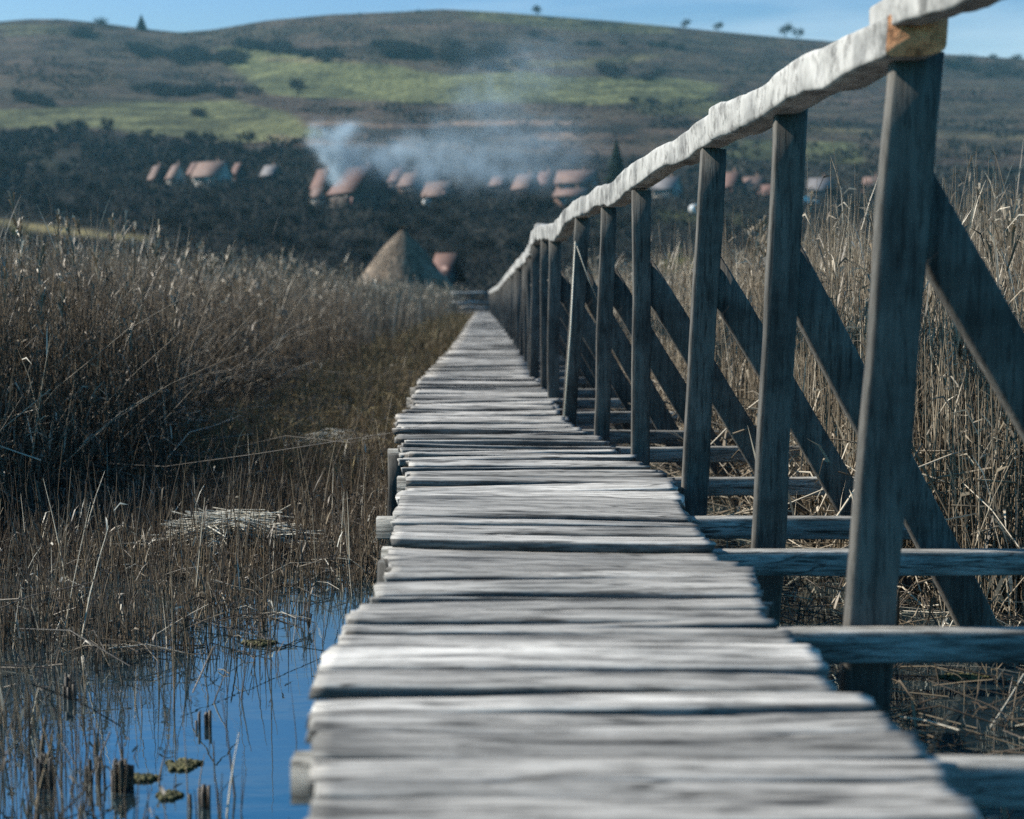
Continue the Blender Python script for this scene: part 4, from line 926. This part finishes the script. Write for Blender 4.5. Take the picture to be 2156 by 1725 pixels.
def undergrowth(n):
    us_ = rng.uniform(-250, 2450, n); Ys = rng.uniform(100, 640, n); vv = vprof(us_, Ys); Z = ZY(us_, vv, Ys); X = (us_-CXD)/FPX*Ys
    nz_ = vn(us_*1.0, Ys*3.0, .011)
    top = np.interp(us_, [-250, 0, 150, 300, 450, 640, 700, 1300, 1450, 2450], [285, 284, 282, 300, 312, 330, 408, 408, 402, 410])
    ok = (vv > top+nz_*8) & ~((us_ > 50) & (us_ < 180) & (vv > 315) & (vv < 368)) & ((vv > 440) | (nz_ > -.35))
    ok &= ~((us_ < 340) & (vv > 458+us_*.125) & (vv < 486+us_*.125))
    for (a, b_, w2) in HOUSE_UV: ok &= ~((np.abs(us_-a) < w2*1.1) & (vv > b_-4) & (vv < b_+5))
    X, Ys, Z, nz_ = X[ok], Ys[ok], Z[ok], nz_[ok]; n = len(X); sc = Ys/300
    d = rng.normal(0, 1, (n, 3)); d[:, 2] = np.abs(d[:, 2])+.3; d /= np.linalg.norm(d, axis=1)[:, None]; L_ = (rng.uniform(.6, 2.0, n)*sc)[:, None]
    A = np.stack([X, Ys, Z+rng.uniform(0, 1, n)*np.clip(1.6+nz_*2.2, .3, 4)*np.clip(sc, .5, 1.4)], -1); wd = np.cross(d, rng.normal(0, 1, (n, 3))); wd /= np.linalg.norm(wd, axis=1)[:, None]
    mb = MB(); mb.ribbons(np.stack([A, A+d*L_*.5, A+d*L_+np.array([0, 0, -.1])], 1), wd, np.array([.22, .17, .03])[None, :]*sc[:, None], np.clip(rng.normal(.40, .16, n)+nz_*.25, 0, 1)); return mb
def scrub(n):
    us_ = rng.uniform(-300, 2500, n); Ys = rng.uniform(450, 1290, n); vv = vprof(us_, Ys); Z = ZY(us_, vv, Ys); X = (us_-CXD)/FPX*Ys/(ct+(CYD-vv)/FPX*st)
    a = vn(us_, vv*3.2, .012); b_ = vn(us_+900, vv*3.5, .035)
    green = poly_mask(us_, vv, [(455, 98), (700, 124), (930, 154), (1260, 158), (1500, 178), (1500, 205), (1300, 222), (850, 218), (560, 200), (480, 140)])|poly_mask(us_, vv, [(-400, 228), (300, 212), (500, 212), (620, 236), (700, 290), (350, 288), (-400, 280)])
    ok = (a+b_*.6 > .22) & ~green; X, Ys, Z = X[ok], Ys[ok], Z[ok]; n = len(X)
    d = rng.normal(0, 1, (n, 3)); d[:, 2] = np.abs(d[:, 2])+.2; d /= np.linalg.norm(d, axis=1)[:, None]; L_ = rng.uniform(.8, 2.6, n)[:, None]
    A = np.stack([X, Ys, Z+rng.uniform(0, .8, n)], -1); wd = np.cross(d, rng.normal(0, 1, (n, 3))); wd /= np.linalg.norm(wd, axis=1)[:, None]
    mb = MB(); mb.ribbons(np.stack([A, A+d*L_*.5, A+d*L_], 1), wd, np.broadcast_to(np.array([.9, .7, .1]), (n, 3)), np.clip(rng.normal(.5, .3, n), 0, 1)); return mb
tag(scrub(90000).build('scrub', M_twig), 'patches of low dark scrub scattered over the brown hillside', 'scrub', kind='stuff')
tag(undergrowth(170000).build('undergrowth', M_twig), 'dark leafless undergrowth filling the wood below the village', 'undergrowth', kind='stuff')

# ------------------------------------------------------------------ smoke drifting over the village
SY = 345.0; kk = SY/FPX
def sp(u, v): return ((u-1078)*kk, SY, CZ+(617-v)*kk)
blobs = [  # u, v, radius u, radius v, depth m, density
 (712, 340, 19, 26, 4, 4.2), (702, 310, 22, 22, 4, 2.2), (722, 278, 34, 16, 4, 1.2), (685, 312, 20, 16, 3, .5), (760, 340, 40, 30, 5, .40), (830, 338, 48, 32, 6, .62), (905, 350, 60, 34, 7, .30),
 (1000, 340, 90, 48, 9, .15), (1130, 325, 95, 60, 10, .11), (1030, 230, 75, 85, 10, .07), (1140, 150, 80, 55, 10, .045), (1010, 372, 110, 16, 6, .24), (900, 300, 60, 36, 7, .12)]
m = bpy.data.materials.new('smoke'); m.use_nodes = True; nt = m.node_tree; nt.nodes.clear(); out = nt.nodes.new('ShaderNodeOutputMaterial'); pv = nt.nodes.new('ShaderNodeVolumePrincipled')
pv.inputs['Color'].default_value = (.66, .84, 1, 1); pv.inputs['Anisotropy'].default_value = .1; nt.links.new(pv.outputs[0], out.inputs['Volume'])
geo = nt.nodes.new('ShaderNodeTexCoord'); acc = None
ns = nt.nodes.new('ShaderNodeTexNoise'); ns.inputs['Scale'].default_value = .11; ns.inputs['Detail'].default_value = 3; nt.links.new(geo.outputs['Object'], ns.inputs['Vector'])
wv = nt.nodes.new('ShaderNodeVectorMath'); wv.operation = 'MULTIPLY_ADD'; nt.links.new(ns.outputs['Color'], wv.inputs[0]); wv.inputs[1].default_value = (11, 8, 11); 
sb = nt.nodes.new('ShaderNodeVectorMath'); nt.links.new(geo.outputs['Object'], sb.inputs[0]); sb.inputs[1].default_value = (-5.5, -4, -5.5); nt.links.new(sb.outputs[0], wv.inputs[2])
c0 = sp(960, 245)
for (u, v, ru, rv, rd, dn) in blobs:
    p = sp(u, v); mp = nt.nodes.new('ShaderNodeMapping'); mp.vector_type = 'TEXTURE'; mp.inputs['Location'].default_value = (p[0]-c0[0], p[1]-c0[1], p[2]-c0[2]); mp.inputs['Scale'].default_value = (ru*kk, rd, rv*kk)
    nt.links.new(wv.outputs[0], mp.inputs[0]); ln = nt.nodes.new('ShaderNodeVectorMath'); ln.operation = 'DOT_PRODUCT'; nt.links.new(mp.outputs[0], ln.inputs[0]); nt.links.new(mp.outputs[0], ln.inputs[1])
    e = math_(nt, 'MULTIPLY', math_(nt, 'EXPONENT', math_(nt, 'MULTIPLY', ln.outputs['Value'], -1.1)), dn); acc = e if acc is None else math_(nt, 'ADD', acc, e)
n2 = tex(nt, geo.outputs['Object'], .22, 4, .6); md = ramp(nt, n2, [(.40, (.12, .12, .12)), (.60, (1.9, 1.9, 1.9))])
SMOKE = math_(nt, 'MULTIPLY', math_(nt, 'MULTIPLY', acc, md), .22); nt.links.new(SMOKE, pv.inputs['Density'])
mb = MB(); mb.box((0, 0, 0), (330*kk, 24, 185*kk)); sm = mb.build('smoke', m); sm.location = c0; tag(sm, 'blue white smoke rising from behind the largest house and drifting right over the village', 'smoke', kind='stuff')

# ------------------------------------------------------------------ haze
m = bpy.data.materials.new('haze'); m.use_nodes = True; nt = m.node_tree; nt.nodes.clear(); out = nt.nodes.new('ShaderNodeOutputMaterial'); pv = nt.nodes.new('ShaderNodeVolumePrincipled')
pv.inputs['Color'].default_value = (.35, .80, 1, 1); pv.inputs['Density'].default_value = .00010; pv.inputs['Anisotropy'].default_value = 0; nt.links.new(pv.outputs[0], out.inputs['Volume'])
zl = float(Zt.min())-2; mb = MB(); mb.box((0, 1090, (zl+330)/2), (2600, 1115, (330-zl)/2)); hz = mb.build('haze', m); tag(hz, 'thin blue haze in the air', kind='stuff')
